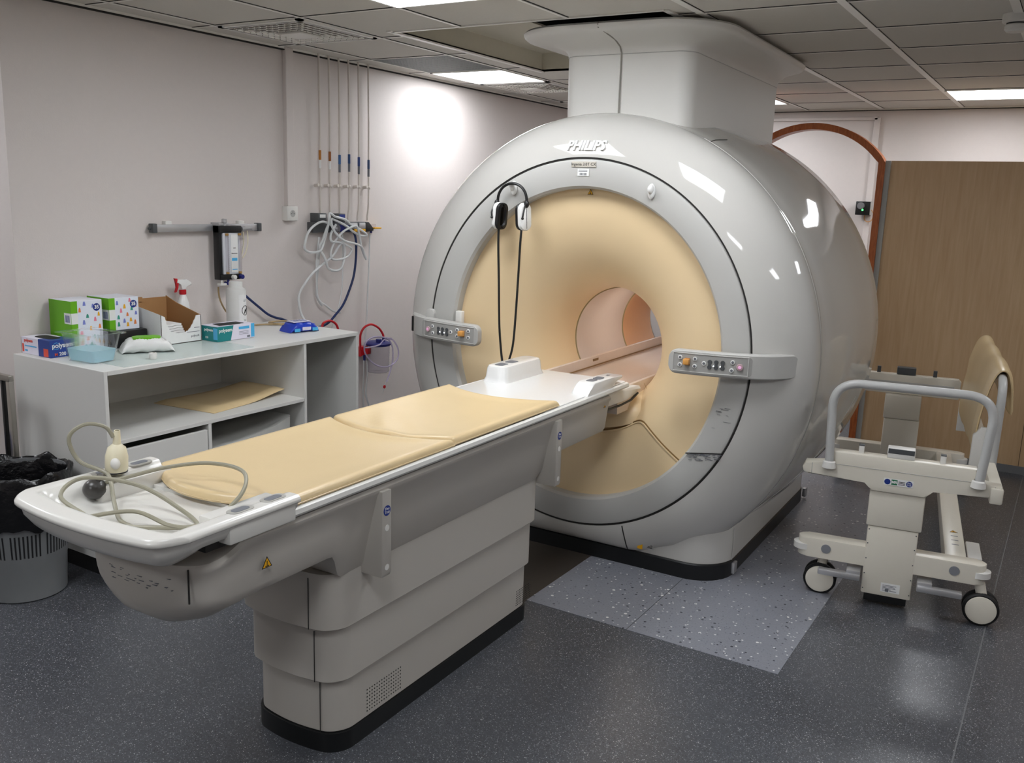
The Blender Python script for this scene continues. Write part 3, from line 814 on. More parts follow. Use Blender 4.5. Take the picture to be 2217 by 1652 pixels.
b = MB(); b.loft([body_sec(d) for d in ds]); tp(b, 'table_body', M_body, smooth=40)
b = MB(); rings = [ [(x, d, z) for x, z in ((.2, .72), (.246, .735), (.246, .855), (.2, .86), (-.2, .86), (-.246, .855), (-.246, .735), (-.2, .72))] for d in (-.236, -.222)]
b.loft(rings); tp(b, 'body_end_cap', M_body)
b = MB(); b.tube([(.188, -2.498, z) for z in (.722, .74, .77, .812)], .0025, 5); tp(b, 'body_joint', M_seam)
b = MB(); b.box(-.10, .10, -2.50, -2.28, .80, .845, .006); tp(b, 'tray_bracket', M_dark)
b = MB()
for k in range(26):
    x = random.uniform(-.06, .15); l = random.uniform(.004, .018); z = random.uniform(.745, .785); d = NC - NB_ * math.sqrt(1 - (x / .258) ** 2)
    b.box(x - l / 2, x + l / 2, d - .001, d + .008, z - .0006, z + .0006)
tp(b, 'scuff_marks', M_grink, smooth=0)
# dark gap and white table top
b = MB(); b.box(-.255, .255, -2.5, -.30, .872, .892); tp(b, 'shadow_gap', M_seam, smooth=0)
b = MB()
pr = [(.262, .886), (.283, .889), (.287, .896), (.284, .908), (.272, .912), (.262, .9075)]
sec = pr + [(-x, z) for x, z in pr[::-1]]
b.loft([[(x, d, z) for x, z in sec] for d in (-2.30, -1.6, -.9, -.3, -.06)]); tp(b, 'table_top', mat('table top white', S(214, 213, 209), .35), smooth=40)
# basin tray at the end
b = MB(); rows = []
NV, NU = 54, 48
def tray_front(x): return -2.685 + .035 * (abs(x) / .30) ** 2 + .06 * max(0, (abs(x) - .24) / .06) ** 2.5
for i in range(NV + 1):
    row = []
    for j in range(NU + 1):
        u = math.sin((j / NU - .5) * PI) ; x = .302 * u
        v = math.sin(i / NV * PI / 2)
        d = lerp(-2.225, tray_front(x), v)
        ex = .302 - abs(x); ed = d - tray_front(x)
        rim = max(sm(.085, .046, ex), sm(.115, .055, ed))
        low = sm(-2.30, -2.245, d) * sm(.05, .03, ex) * 0
        z = .898 + .055 * rim
        edge = min(ex, ed); z -= .010 * (1 - min(1, edge / .012)) ** 2
        if d > -2.27: z = lerp(z, z, 1)
        row.append((x, d, z))
    rows.append(row)
vs = [[b.bm.verts.new(p) for p in r_] for r_ in rows]
for i in range(NV):
    for j in range(NU): b.bm.faces.new((vs[i][j], vs[i][j + 1], vs[i + 1][j + 1], vs[i + 1][j]))
# outer skirt following the boundary
bd = [rows[i][0] for i in range(NV + 1)] + rows[NV][1:] + [rows[i][NU] for i in range(NV - 1, -1, -1)]
def inset(p, k, z):
    q = min(1.0, (abs(p[0]) / .302) ** 2) * sm(-2.70, -2.55, p[1])
    return (p[0] * (1 - k), lerp(p[1], -2.30, k * 1.25), .938 - (.938 - z) * (1 - .42 * q))
b.loft([bd, [inset(p, .000, .936) for p in bd], [inset(p, .006, .931) for p in bd], [inset(p, .026, .929) for p in bd], [inset(p, .036, .905) for p in bd], [inset(p, .075, .876) for p in bd], [inset(p, .16, .853) for p in bd], [inset(p, .34, .842) for p in bd], [inset(p, .9, .84) for p in bd]], cap=False, closed=False)
bmesh.ops.remove_doubles(b.bm, verts=b.bm.verts, dist=.0004)
tray = tp(b, 'tray', M_tray, smooth=50)
for x in (.262, -.262):
    for d in (-2.395, -2.285):
        b = MB(); b.prism([(px, py) for px, py in rrect(.019, .038, .018, 6, x, d)], 'z', .951, .9545); b.build('rail_recess', mat('recess grey', S(168, 166, 160), .4), tray)
        b = MB(); b.prism([(px, py) for px, py in rrect(.012, .026, .011, 6, x, d)], 'z', .9546, .9552); b.build('rail_slot', M_grink, tray)
for sg in (1, -1):
    b = MB(); b.box(sg * .24 - .055, sg * .24 + .055, -2.46, -2.235, .885, .942, .006); b.build('rail_block', M_tray, tray)
# head coil carrier at the far end
b = MB(); b.loft([[(x, d, z) for x, z in ((-.262, .9085), (-.262, .9125), (-.255, .914), (.255, .914), (.262, .9125), (.262, .9085))] for d in (-.84, -.4, -.10, -.055)]); carrier = tp(b, 'coil_carrier', M_white)
b = MB()
rings = []
for z, g in ((.905, .012), (.918, .004), (.935, -.002), (.975, -.006), (.985, -.010), (.988, -.018)):
    rings.append([(x, y, z) for x, y in rrect(.060 + g, .185 + g, .04, 6, -.192, -.300)])
b.loft(rings); o = b.build('coil_socket_block', M_white, carrier)
for d in (-.42, -.33):
    bb = MB(); bb.prism(rrect(.022, .032, .012, 5, -.19, d), 'z', .9875, .9893); bb.build('socket_opening', M_grink, o)
b = MB()
pr = [(-.50, .905), (-.47, .912), (-.448, .93), (-.435, .950), (-.41, .962), (-.22, .957), (-.12, .954), (-.113, .948), (-.12, .941), (-.19, .934), (-.21, .93), (-.23, .905)]
b.prism(pr, 'x', .196, .276, .006, 3); o = b.build('coil_socket_block', M_white, carrier, smooth=50)
for d in (-.36, -.29):
    bb = MB(); bb.prism(rrect(.018, .03, .012, 5, .236, d), 'z', .9575, .9622); bb.build('socket_opening', M_grink, o)
lettering('MR', .018, (.236, -.19, .9585), (0, 1, 0), (-1, 0, 0), M_grink, o)
# docking coupling between table and hump
b = MB(); rings = []
for d, z0, z1, hwid in ((-.245, .80, .875, .235), (-.10, .80, .872, .24), (.02, .80, .866, .245), (.11, .815, .862, .25), (.15, .835, .858, .25)):
    rings.append([(hwid, d, z0 + .01), (hwid + .008, d, z1 - .012), (hwid, d, z1), (-hwid, d, z1), (-hwid - .008, d, z1 - .012), (-hwid, d, z0 + .01), (-hwid + .02, d, z0), (hwid - .02, d, z0)])
b.loft(rings); o = tp(b, 'docking_coupling', M_whiteM, smooth=45)
b = MB(); b.tube([(.238, -.2, .796), (.242, -.05, .794), (.248, .06, .802), (.252, .13, .826)], .006, 6); b.build('gasket', M_black, o)
# side brackets with round stickers
for d in (-1.848, -.742):
    b = MB()
    b.prism([(.262, .862), (.287, .862), (.289, .60), (.284, .590), (.17, .590), (.21, .62)], 'y', d - .022, d + .022, .003)
    o = tp(b, 'accessory_bracket', M_body, smooth=40)
    disc((.2875, d, .80), (1, 0, 0), .0165, M_blueS, o, 'sticker')
    for zz, wrd in ((.806, 'Flex'), (.795, 'Trak')): lettering(wrd, .0125, (.2888, d, zz), (0, 1, 0), (0, 0, 1), M_paper, o, extrude=.0002)
    for zz in (.745, .62): disc((.2878, d, zz), (1, 0, 0), .010, M_whiteM, o, 'screw_cap', .0012)
triangle_sign((.2665, -2.315, .785), (0, 1, 0), (0.02, 0, 1), .036, table).location = OFF
triangle_sign((.2655, -.275, .835), (0, 1, 0), (0.02, 0, 1), .024, table).location = OFF

# cushions
def cushion(name, label, dA, dB, hx, z0, z1, dish, wr=0.0):
    us = [-1, -.992, -.975, -.95, -.9] + [-.8 + .1 * k for k in range(17)] + [.9, .95, .975, .992, 1]
    nv = 44; L = abs(dB(0) - dA(0)); top = []
    bmc = MB()
    for i in range(nv + 1):
        v = 0.5 - 0.5 * math.cos(PI * i / nv); row = []
        for u in us:
            x = hx * u; d = lerp(dA(x), dB(x), v)
            e = min(hx * (1 - abs(u)), v * L, (1 - v) * L)
            q = max(0, 1 - e / .016)
            z = z1 - (z1 - z0 - .002) * (1 - math.sqrt(max(0, 1 - q * q))) - dish * (1 - abs(u) ** 2.4) * sm(0, .07, e)
            if wr: z += wr * math.sin(9 * u + 4 * v * 6) * math.exp(-((v - .15) / .16) ** 2) * (1 - u * u) * (.5 + .5 * math.sin(13 * v + 3 * u))
            row.append((x, d, z))
        top.append(row)
    bmc.loft(top, cap=False, closed=False)
    bot = [[(p[0], p[1], z0) for p in r_] for r_ in top]
    bmc.loft(bot, cap=False, closed=False)
    bd1 = [r_[0] for r_ in top] + top[-1][1:] + [r_[-1] for r_ in top[-2::-1]] + top[0][-2:0:-1]
    bmc.loft([[(p[0], p[1], z0) for p in bd1], bd1], cap=False)
    bmesh.ops.remove_doubles(bmc.bm, verts=bmc.bm.verts, dist=.0003)
    t = thing(name, label, 'cushion', GW(0, (dA(0) + dB(0)) / 2, z0), TH)
    o = bmc.build('pad', M_leather, t, (0, -(dA(0) + dB(0)) / 2, -z0), smooth=60)
    b = MB(); b.tube([(p[0] * 1.001, p[1], z0 + .004) for p in bd1][::2], .0016, 5, closed=True); b.build('piping', M_leather, t, (0, -(dA(0) + dB(0)) / 2, -z0))
    return t
cushion('table_cushion', 'beige vinyl mattress pad nearest the basin end of the patient table', lambda x: -2.325 + .115 * (x / .272) ** 2, lambda x: -1.552 + .085 * (x / .272) ** 2, .272, .9135, .938, .010)
cushion('table_cushion', 'beige vinyl mattress pad nearer the scanner bore on the patient table', lambda x: -1.547 + .085 * (x / .268) ** 2, lambda x: -.808 + .09 * (x / .268) ** 2, .268, .9145, .940, .009, .006)

# call bulb cable lying in the basin
call = thing('call_bulb', 'patient call bulb with grey cable coiled in the table basin', 'call bulb', GW(-.15, -2.45, .9), TH)
CO = (.15, 2.45, -.9)
pts = [(-.232, -2.385, 1.055), (-.245, -2.40, 1.085), (-.272, -2.44, 1.095), (-.30, -2.47, 1.06), (-.285, -2.455, .995), (-.225, -2.42, .965), (-.175, -2.44, .95), (-.11, -2.48, .925), (-.02, -2.53, .906), (.06, -2.55, .906), (.03, -2.60, .907), (-.05, -2.60, .93), (-.15, -2.60, .962), (-.17, -2.52, .985), (-.06, -2.44, .965), (.08, -2.42, .92), (.17, -2.45, .907), (.13, -2.50, .915), (.02, -2.52, .934), (-.10, -2.585, .907), (-.06, -2.60, .907), (.10, -2.52, .909), (.18, -2.44, .912), (.19, -2.33, .955), (.12, -2.25, .988), (-.02, -2.24, .985), (-.12, -2.30, .970), (-.17, -2.38, .955), (-.20, -2.44, .945)]
b = MB(); b.tube(catmull(pts, 8), .0055, 8); b.build('cable', M_cable, call, CO)
b = MB(); b.sphere((-.212, -2.462, .932), .031, .031, .028); b.cyl((-.205, -2.46, .95), (-.195, -2.455, .972), .008, 10); b.build('bulb', mat('dark rubber bulb', S(66, 64, 62), .3), call, CO)
b = MB(); b.lathe([(.0, 0), (.026, 0), (.030, .01), (.030, .045), (.024, .07), (.011, .082), (.008, .12), (.006, .12)], 22, Matrix.Translation((-.24, -2.375, .953)) @ Matrix.Rotation(.1, 4, 'Y')); b.build('plug', M_ivory, call, CO)
b = MB(); b.sphere((-.215, -2.395, .985), .014, .012, .016); b.build('thumb_grip', M_whiteM, call, CO)
disc((-.24, -2.375, .9525), (0, 0, 1), .03, M_black, call, 'plug_base', .004).location = CO

# ------------------------------------------------------------------ headphones on the hook
hp = thing('headphones', 'white and black headphones hanging from a hook on the scanner ring', 'headphones', GW(-.35, -.10, 1.7), TH)
HO = (.35, .10, -1.7)
HC = -.350
band = []
for k in range(25):
    a = PI * k / 24; band.append((HC + .080 * math.cos(PI - a), -.105, 1.712 + .085 * (math.sin(a) ** .9 if 0 < k < 24 else 0)))
b = MB(); b.tube(band, .0068, 8); b.build('headband', M_black, hp, HO)
for sg, cx in ((-1, HC - .082), (1, HC + .082)):
    tilt = Matrix.Translation((cx, -.108, 1.645)) @ Matrix.Rotation(R(-14 if sg < 0 else -22), 4, 'Z') @ Matrix.Rotation(R(-5 * sg), 4, 'Y')
    def cupring(xx, g): return [tilt @ Vector((-sg * xx, y * .9, z)) for y, z in rrect(.008 + g, .034 + g, .03, 6)]
    b = MB(); b.loft([cupring(x_, g_) for x_, g_ in ((-.004, .020), (.002, .028), (.014, .031), (.024, .028))]); o = b.build('ear_cup', M_white, hp, HO)
    b = MB(); b.loft([cupring(x_, g_) for x_, g_ in ((.024, .027), (.030, .030), (.042, .028), (.044, .016), (.036, .012))]); b.build('ear_pad', M_black, hp, HO)
    b = MB(); b.tube([(cx, -.106, 1.715), (cx + sg * .004, -.130, 1.69), (cx + sg * .006, -.146, 1.66), (cx + sg * .003, -.147, 1.638)], .0042, 6); b.sphere((cx + sg * .003, -.147, 1.636), .0065); b.sphere((cx, -.108, 1.703), .013, .012, .018); b.build('yoke', M_black, hp, HO)
b = MB(); b.tube(catmull([(-.414, -.115, 1.59), (-.410, -.12, 1.50), (-.402, -.12, 1.351), (-.391, -.12, 1.126), (-.379, -.12, 1.013), (-.365, -.125, .945), (-.352, -.13, .905), (-.344, -.13, .895), (-.336, -.13, .905), (-.326, -.125, .951), (-.311, -.12, 1.021), (-.302, -.12, 1.135), (-.293, -.12, 1.359), (-.289, -.12, 1.50), (-.287, -.115, 1.59)], 8), .0056, 8); b.build('sound_tube', M_black, hp, HO)

# ------------------------------------------------------------------ transfer trolley
TT = R(8.3)
trol = thing('transfer_trolley', 'cream transfer trolley frame without its top, beside the scanner', 'trolley', (-.543, 4.112, 0), TT)
def tb(x0, x1, y0, y1, z0, z1, name, m=M_trol, bev=.008, parent=trol):
    return MB().box(x0, x1, y0, y1, z0, z1, bev).build(name, m, parent)
for y0, y1, nm in ((0, .085, 'front'), (1.97, 2.055, 'rear')):
    b = MB(); b.prism(rrect(.385, .0425, .04, 6, 0, (y0 + y1) / 2), 'z', .18, .268, .006); o = b.build('base_beam', M_trol, trol)
    for sg in (-1, 1):
        b = MB(); b.lathe([(.03, 0), (.046, .004), (.046, .03), (.03, .034)], 20, Matrix.Translation((sg * .36, (y0 + y1) / 2, .205)), cap=True); b.build('bumper', M_whiteM, o)
        if y0 == 0: disc((sg * .262, -.001, .228), (0, -1, 0), .021, mat('grey disc', S(128, 130, 136), .5), o, 'bumper_disc', .002)
tb(.222, .31, .06, 2.0, .185, .265, 'long_beam')
tb(-.1, .106, -.002, .11, .055, .372, 'column')
tb(-.1, .106, 1.95, 2.06, .055, .45, 'column')
tb(-.108, .116, -.008, .118, .372, .58, 'column_sleeve')
tb(-.106, .104, 1.945, 2.066, .45, .60, 'column_sleeve')
tb(-.085, .09, .01, .12, .02, .06, 'column_foot', M_black, .003)
b = MB()
pl = [(-.37, .572), (-.13, .572), (-.108, .55), (-.108, .535), (.116, .535), (.116, .55), (.138, .572), (.37, .572), (.395, .58), (.402, .6), (.395, .625), (.31, .63), (.295, .688), (-.275, .688), (-.285, .63), (-.385, .625), (-.396, .6), (-.39, .58)]
b.prism(pl, 'y', -.02, .05, .006); top = b.build('top_beam', M_trol, trol)
b = MB(); b.tube([(-.28, -.0205, .632), (.30, -.0205, .632)], .0012, 4); b.build('beam_joint', M_pan, top)
b = MB(); b.tube([(-.355, -.0205, .575), (-.355, -.0205, .625)], .0012, 4); b.tube([(.37, -.0205, .575), (.37, -.0205, .625)], .0012, 4); b.build('beam_joint', M_pan, top)
b = MB(); b.prism([(-.30, .60), (.31, .60), (.315, .71), (.30, .725), (-.28, .725), (-.30, .71)], 'y', 2.0, 2.06, .008); rtop = b.build('top_beam', M_trol, trol)
b = MB(); b.box(-.27, .28, 1.998, 2.003, .635, .68, .002); b.build('beam_recess', M_pan, rtop)
# connector blocks
for y, zt, mm in ((.015, .688, M_whiteM), (2.03, .725, M_dark)):
    b = MB(); b.box(-.055, .055, y - .03, y + .03, zt, zt + .045, .004); o = b.build('connector_block', mm, trol)
    b = MB(); b.box(-.052, .052, y - .0308, y - .029, zt + .022, zt + .043); b.build('connector_slot', M_dark, o, smooth=0)
    for x in (-.16, .165):
        b = MB(); b.box(x - .011, x + .011, y - .012, y + .012, zt - .005, zt + .038, .002); o2 = b.build('guide_pin', mm, trol)
        b = MB(); b.box(x - .011, x + .011, y - .0125, y + .0125, zt + .033, zt + .0385, .001); b.build('pin_cap', M_dark, o2)
# handles
hpath = fillet([(-.285, -.03, .615), (-.30, -.032, 1.0), (.335, -.032, 1.0), (.305, -.03, .615)], .12, 12)
b = MB(); b.tube(hpath, .0185, 16); o = b.build('push_handle', M_tube, trol)
for x in (-.285, .305):
    b = MB(); b.lathe([(.022, 0), (.03, .004), (.026, .03), (.02, .035)], 18, Matrix.Translation((x, -.03, .612)) @ Matrix.Rotation(0, 4, 'X')); b.build('handle_socket', M_whiteM, o)
tb(.352, .402, -.03, 2.03, .552, .62, 'side_beam')
b = MB(); b.prism([(.297, .565), (.351, .565), (.351, .765), (.327, .765), (.299, .725)], 'y', .47, .50, .004); b.build('rail_plate', M_whiteM, trol)
b = MB(); b.prism([(.299, .48), (.351, .48), (.351, .66), (.299, .655)], 'y', 1.67, 1.70, .004); b.build('rail_plate', M_whiteM, trol)
spath = fillet([(.388, .44, .55), (.388, .40, 1.0), (.388, 1.92, .995), (.388, 1.88, .55)], .11, 10)
b = MB(); b.tube(spath, .0185, 14); b.build('side_rail', M_tube, trol)
# wheels
for x, y, sw in ((-.278, .03, 0), (.382, .005, 0), (-.30, 2.02, .4), (.36, 2.02, .2)):
    Mx = Matrix.Translation((x, y + .03, .072)) @ Matrix.Rotation(sw, 4, 'Z') @ Matrix.Rotation(PI / 2, 4, 'X')
    b = MB()
    for zc in (-.022, .022): b.lathe([(.05, zc - .014), (.066, zc - .013), (.072, zc - .006), (.072, zc + .006), (.066, zc + .013), (.05, zc + .014)], 36, Mx)
    w_ = b.build('caster_wheel', M_rubber, trol)
    b = MB(); b.lathe([(0, .041), (.05, .041), (.060, .038), (.062, .033), (.06, .028)], 36, Mx); b.lathe([(0, -.041), (.05, -.041), (.060, -.038), (.062, -.033), (.06, -.028)], 36, Mx); b.build('hub_cap', M_trol, w_)
    b = MB(); b.lathe([(.05, -.008), (.05, .008)], 20, Mx, cap=True); b.cyl(Mx @ Vector((0, .05, 0)), (x * .96, y + .03, .182), .022, 14); b.build('fork', M_trol, w_)
for x0, x1 in ((-.285, -.108), (.122, .30)):
    b = MB(); b.box(x0, x1, -.055, -.018, .124, .150, .005); b.box(x1 - .06 if x0 < 0 else x0, x1 if x0 < 0 else x0 + .06, -.04, .05, .142, .165, .004); b.build('brake_pedal', M_alu, trol)
b = MB(); b.box(.316, .372, .11, .325, .248, .262, .004); b.build('foot_pedal', M_whiteM, trol)
b = MB()
for z in (.08, .15, .22, .29, .355):
    for x in (-.092, .098): b.cyl((x, -.002, z), (x, -.0035, z), .0028, 8)
b.build('screws', M_dark, trol)
# stickers
o = plate((.002, -.0085, .5855), (1, 0, 0), (0, 0, 1), .118, .03, M_paper, trol, 'sticker_strip', r=.002)
o.location = (0, -.0125, 0)
disc((-.042, -.0092, .5855), (0, -1, 0), .0125, M_blueS, o, 'mandatory_sign', .0006)
b = MB(); b.box(-.026, -.002, -.0096, -.009, .574, .597); b.build('green_field', M_greenS, o, smooth=0)
lettering('MR', .0165, (-.014, -.0098, .5855), (1, 0, 0), (0, 0, 1), M_paper, o, extrude=.0003, bold=.0006)
b = MB()
for k in range(3): b.box(.002, .028, -.0096, -.009, .577 + .006 * k, .5795 + .006 * k)
b.build('trolley_symbols', M_ink, o, smooth=0)
disc((.045, -.0092, .5855), (0, -1, 0), .0125, M_blueS, o, 'round_sticker', .0006)
for zz, wrd in ((.590, 'Flex'), (.581, 'Trak')): lettering(wrd, .0095, (.045, -.0101, zz), (1, 0, 0), (0, 0, 1), M_paper, o, extrude=.0002)
o = plate((.02, -.0025, .098), (1, 0, 0), (0, 0, 1), .078, .042, M_paper, trol, 'rating_plate')
b = MB()
for k in range(5): b.box(-.012, -.012 + random.uniform(.03, .06), -.0038, -.0031, .084 + .006 * k, .0862 + .006 * k)
b.box(.0, .014, -.0038, -.0031, .080, .094)
b.build('lettering', M_grink, o, smooth=0)
triangle_sign((.268, .42, .2655), (1, .1, 0), (-.1, 1, 0), .036, trol)
b = MB()
for y in (.36, .30, .24): b.box(.255, .285, y - .003, y + .003, .265, .2655)
b.build('symbols', M_grink, trol, smooth=0)
# cushion folded over the side rail
rc = thing('draped_cushion', 'beige vinyl pad folded over the trolley side rail', 'cushion', (0, 0, 0), 0)
rc.location = Matrix.Translation((-.543, 4.112, 0)) @ Matrix.Rotation(TT, 4, 'Z') @ Vector((.388, 1.1, .9)); rc.rotation_euler = (0, 0, TT)
b = MB()
prof = [(-.075, -.25), (-.078, -.15), (-.066, -.04), (-.045, .06), (-.022, .122), (.004, .138), (.026, .122), (.040, .07), (.048, 0), (.054, -.06)]
P2 = catmull([(x, 0, z) for x, z in prof], 5); rings = []
for i in range(23):
    y = lerp(-.62, .62, i / 22); e = min(1, (.62 - abs(y)) / .03); th = .003 + .009 * math.sqrt(max(0.0, 1 - (1 - e) ** 2))
    dz = .008 * math.sin(y * 14) * .6
    L1, L2 = [], []
    for k, p in enumerate(P2):
        a = P2[max(k - 1, 0)]; c = P2[min(k + 1, len(P2) - 1)]; tg = (c - a).normalized(); nn = Vector((-tg.z, 0, tg.x))
        endt = th * (0.55 if k in (0, len(P2) - 1) else 1)
        lift = (1 - k / len(P2)) * (y + .62) * -.06 if k < 12 else 0
        L1.append((p.x + nn.x * endt, y, p.z + nn.z * endt + dz + lift)); L2.append((p.x - nn.x * endt, y, p.z - nn.z * endt + dz + lift))
    rings.append(L1 + L2[::-1])
b.loft(rings); b.build('pad', M_leather, rc, smooth=60)
b = MB(); b.tube([(.006, -.30, .150), (.0, -.29, .150), (-.03, -.27, .118)], .0015, 5); b.tube([(.016, -.42, .146), (-.03, -.40, .112)], .0015, 5); b.build('stitching', M_creamseam, rc)

# ------------------------------------------------------------------ cabinet
CX0, CX1, CY0, CY1, CT = -4.07, -3.41, 2.305, 3.905, .959
cab = thing('storage_cabinet', 'white laminate open shelving cabinet along the left wall', 'cabinet', ((CX0 + CX1) / 2, (CY0 + CY1) / 2, 0))
CC = (-(CX0 + CX1) / 2, -(CY0 + CY1) / 2, 0)
def cp(x0, x1, y0, y1, z0, z1, name, m=M_cab, bev=.0012): return MB().box(x0, x1, y0, y1, z0, z1, bev, 1).build(name, m, cab, CC)
cp(CX0, CX1, CY0 + .018, CY1, CT - .02, CT, 'top')
cp(CX0 + .05, CX1 - .05, CY0 + .04, CY1 - .04, 0, .1, 'base_block', M_black)  # recessed black block below the raised panels
cp(CX0, CX1 + .001, CY0, CY0 + .018, .1, CT, 'side_panel')
cp(CX0, CX1 + .001, CY1 - .018, CY1, .1, CT - .0201, 'side_panel')
cp(CX0, CX1 - .002, 3.478, 3.496, .1, CT - .0201, 'partition')
cp(CX0, CX1 - .003, CY0 + .0181, 3.4779, .630, .648, 'shelf')
cp(CX0 + .002, CX0 + .012, CY0 + .0181, CY1 - .0181, .02, CT - .0201, 'back_panel')
cp(CX0 + .02, CX1 - .003, 2.842, 2.860, .1, .6299, 'divider')
cp(CX1 - .025, CX1 - .006, CY0 + .022, 2.838, .33, .602, 'drawer')
cp(CX1 - .025, CX1 - .006, CY0 + .022, 2.838, .12, .325, 'drawer')
cp(CX0 + .02, CX1 - .003, CY0 + .0181, 3.4779, .101, .116, 'bottom_shelf')
b = MB(); b.prism([(2.89, .117), (3.40, .117), (3.42, .56), (3.32, .52), (3.1, .49), (2.88, .485)], 'x', -3.8, -3.46, .004); tag(b.build('storage_box', mat('grey white bin', S(196, 196, 192), .5), None), 'pale storage box in the lower right compartment of the cabinet', 'box')
b = MB(); b.box(-3.8, -3.46, 2.05, 2.052, 0, 0.001); b.bm.free()
# pad on the shelf
t = thing('folded_pad', 'beige vinyl pad lying on the upper cabinet shelf', 'cushion', (-3.7, 3.2, .6485))
b = MB(); rings = []
quad = [(-3.895, 2.905), (-3.495, 2.945), (-3.553, 3.47), (-3.84, 3.47)]
def qp(u, v):
    a = Vector(quad[0]).lerp(Vector(quad[1]), u); c = Vector(quad[3]).lerp(Vector(quad[2]), u); return a.lerp(c, v)
for i in range(15):
    v = i / 14; row = []
    for sgn, zz in ((1, .020), (-1, 0)):
        for k in range(13):
            u = k / 12 if sgn > 0 else 1 - k / 12
            p = qp(u, v); e = min(u, 1 - u, v, 1 - v); lift = .012 * v * v + .018 * sm(.5, 1, v)
            z = (.020 * min(1, math.sqrt(max(0.02, e / .06)) if e < .06 else 1) + lift) if sgn > 0 else lift
            row.append((p.x + 3.7, p.y - 3.2, z))
    rings.append(row)
b.loft(rings); b.build('pad', M_leather, t, smooth=60)

# ------------------------------------------------------------------ things on the cabinet
ZT = CT + .0004
def boxthing(name, label, cat, x0, x1, y0, y1, z0, z1, m, group=None):
    t = thing(name, label, cat, ((x0 + x1) / 2, (y0 + y1) / 2, z0), 0, group)
    t['_o'] = [-(x0 + x1) / 2, -(y0 + y1) / 2, -z0]
    o = MB().box(x0, x1, y0, y1, z0, z1, .0015, 1).build('carton', m, t, t['_o'])
    return t, o
def sub(t, mb, name, m, smooth=0):
    o = mb.build(name, m, t, t['_o'], smooth); return o
def stext(t, body, size, o, right, up, m, **k):
    q = lettering(body, size, o, right, up, m, t, **k); q.location = t['_o']; return q
# protective film under the items
b = MB(); b.box(-3.93, -3.435, 2.42, 3.16, CT + .0002, CT + .0014); tag(b.build('plastic_film', M_palegreen, smooth=0), 'thin pale green film sheet spread on the cabinet top', 'film sheet')
ZF = CT + .0016
# blue glove box
t, c = boxthing('glove_box', 'blue and white glove box at the left end of the cabinet top', 'glove box', -4.065, -3.846, 2.345, 2.462, ZT, 1.036, M_lav)
b = MB(); b.box(-3.935, -3.8455, 2.3444, 2.4625, ZT + .0002, 1.0364); sub(t, b, 'blue_print', M_boxblue)
stext(t, 'polysem', .030, (-3.8449, 2.404, 1.012), (0, 1, 0), (0, 0, 1), M_paper, bold=.0006)
stext(t, 'M', .018, (-3.8449, 2.372, .972), (0, 1, 0), (0, 0, 1), M_boxred, bold=.0006)
stext(t, '200', .022, (-3.8449, 2.403, .973), (0, 1, 0), (0, 0, 1), M_paper, bold=.0004)
stext(t, 'polysem', .02, (-4.01, 2.3443, 1.022), (1, 0, 0), (0, 0, 1), M_boxred, bold=.0004)
b = MB(); b.box(-4.06, -4.048, 2.344, 2.345, .968, 1.005); b.box(-3.895, -3.86, 2.3438, 2.3445, .962, .998); sub(t, b, 'red_print', M_boxred)
b = MB(); b.box(-4.04, -3.95, 2.344, 2.345, .995, 1.0); b.box(-4.04, -4.02, 2.344, 2.345, .972, .98); b.tube([(-3.846 + .0, 2.375 + .016 * math.cos(a / 9 * 2 * PI), 1.01 + .016 * math.sin(a / 9 * 2 * PI)) for a in range(10)], .0016, 4); sub(t, b, 'blue_lines', M_cyan)
b = MB(); b.prism(rrect(.07, .032, .03, 6, -3.955, 2.404), 'z', 1.036, 1.0372); sub(t, b, 'opening', M_ink)
# clear tub with blue liquid
t = thing('plastic_tub', 'clear plastic tub holding pale blue liquid', 'tub', (-3.67, 2.43, ZF))
def tubring(hx, hy, r, z): return [(x, y, z) for x, y in rrect(hx, hy, r, 5)]
b = MB(); b.loft([tubring(.082, .058, .022, .003), tubring(.086, .062, .022, .0), tubring(.094, .070, .022, .062), tubring(.104, .079, .022, .121), tubring(.122, .097, .018, .124), tubring(.122, .097, .018, .128), tubring(.103, .078, .022, .128), tubring(.092, .068, .022, .065), tubring(.083, .059, .022, .004)], cap=True)
b.build('tub_wall', M_clearP, t, smooth=40)
b = MB(); b.loft([tubring(.0815, .0575, .021, .0045), tubring(.0895, .0655, .021, .055)]); b.build('liquid', M_liquid, t, smooth=40)
lettering('J 5', .022, (.096, .02, .082), (0, 1, 0), (-.15, 0, 1), M_ink, t)
t.rotation_euler[2] = R(4)
# wipes pack
def pouch(L_, W_, H_, n=24):
    rings = []
    for i in range(n + 1):
        v = -1 + 2 * i / n; hh = H_ * (1 - abs(v) ** 5) + .004; ww = W_ / 2 * (1 - .1 * abs(v) ** 3)
        rg = []
        for k in range(20):
            a = 2 * PI * k / 20; cx = math.copysign(abs(math.cos(a)) ** .6, math.cos(a)) * ww; cz = math.copysign(abs(math.sin(a)) ** .7, math.sin(a))
            z = hh / 2 + cz * hh / 2
            wob = .0035 * math.sin(k * 2.3 + i * 1.7) * (cz > -.5) + .003 * math.sin(i * .9 + k)
            rg.append((v * L_ / 2, cx, max(0.0, z + (wob if z > .004 else 0))))
        rings.append(rg)
    return MB().loft(rings)
t = thing('wipes_pack', 'white wipes pack with lime green flap lid', 'wipes pack', (-3.70, 2.735, ZF + .001), R(62))
pouch(.235, .135, .062).build('pouch', M_white, t, smooth=50)
b = MB(); b.prism(rrect(.062, .04, .025, 6, .0, .0), 'z', .060, .070, .003); b.build('flap_lid', M_lime, t)
b = MB(); b.box(.05, .08, -.06, -.0595, .02, .024); b.build('print_mark', M_ink, t, smooth=0)
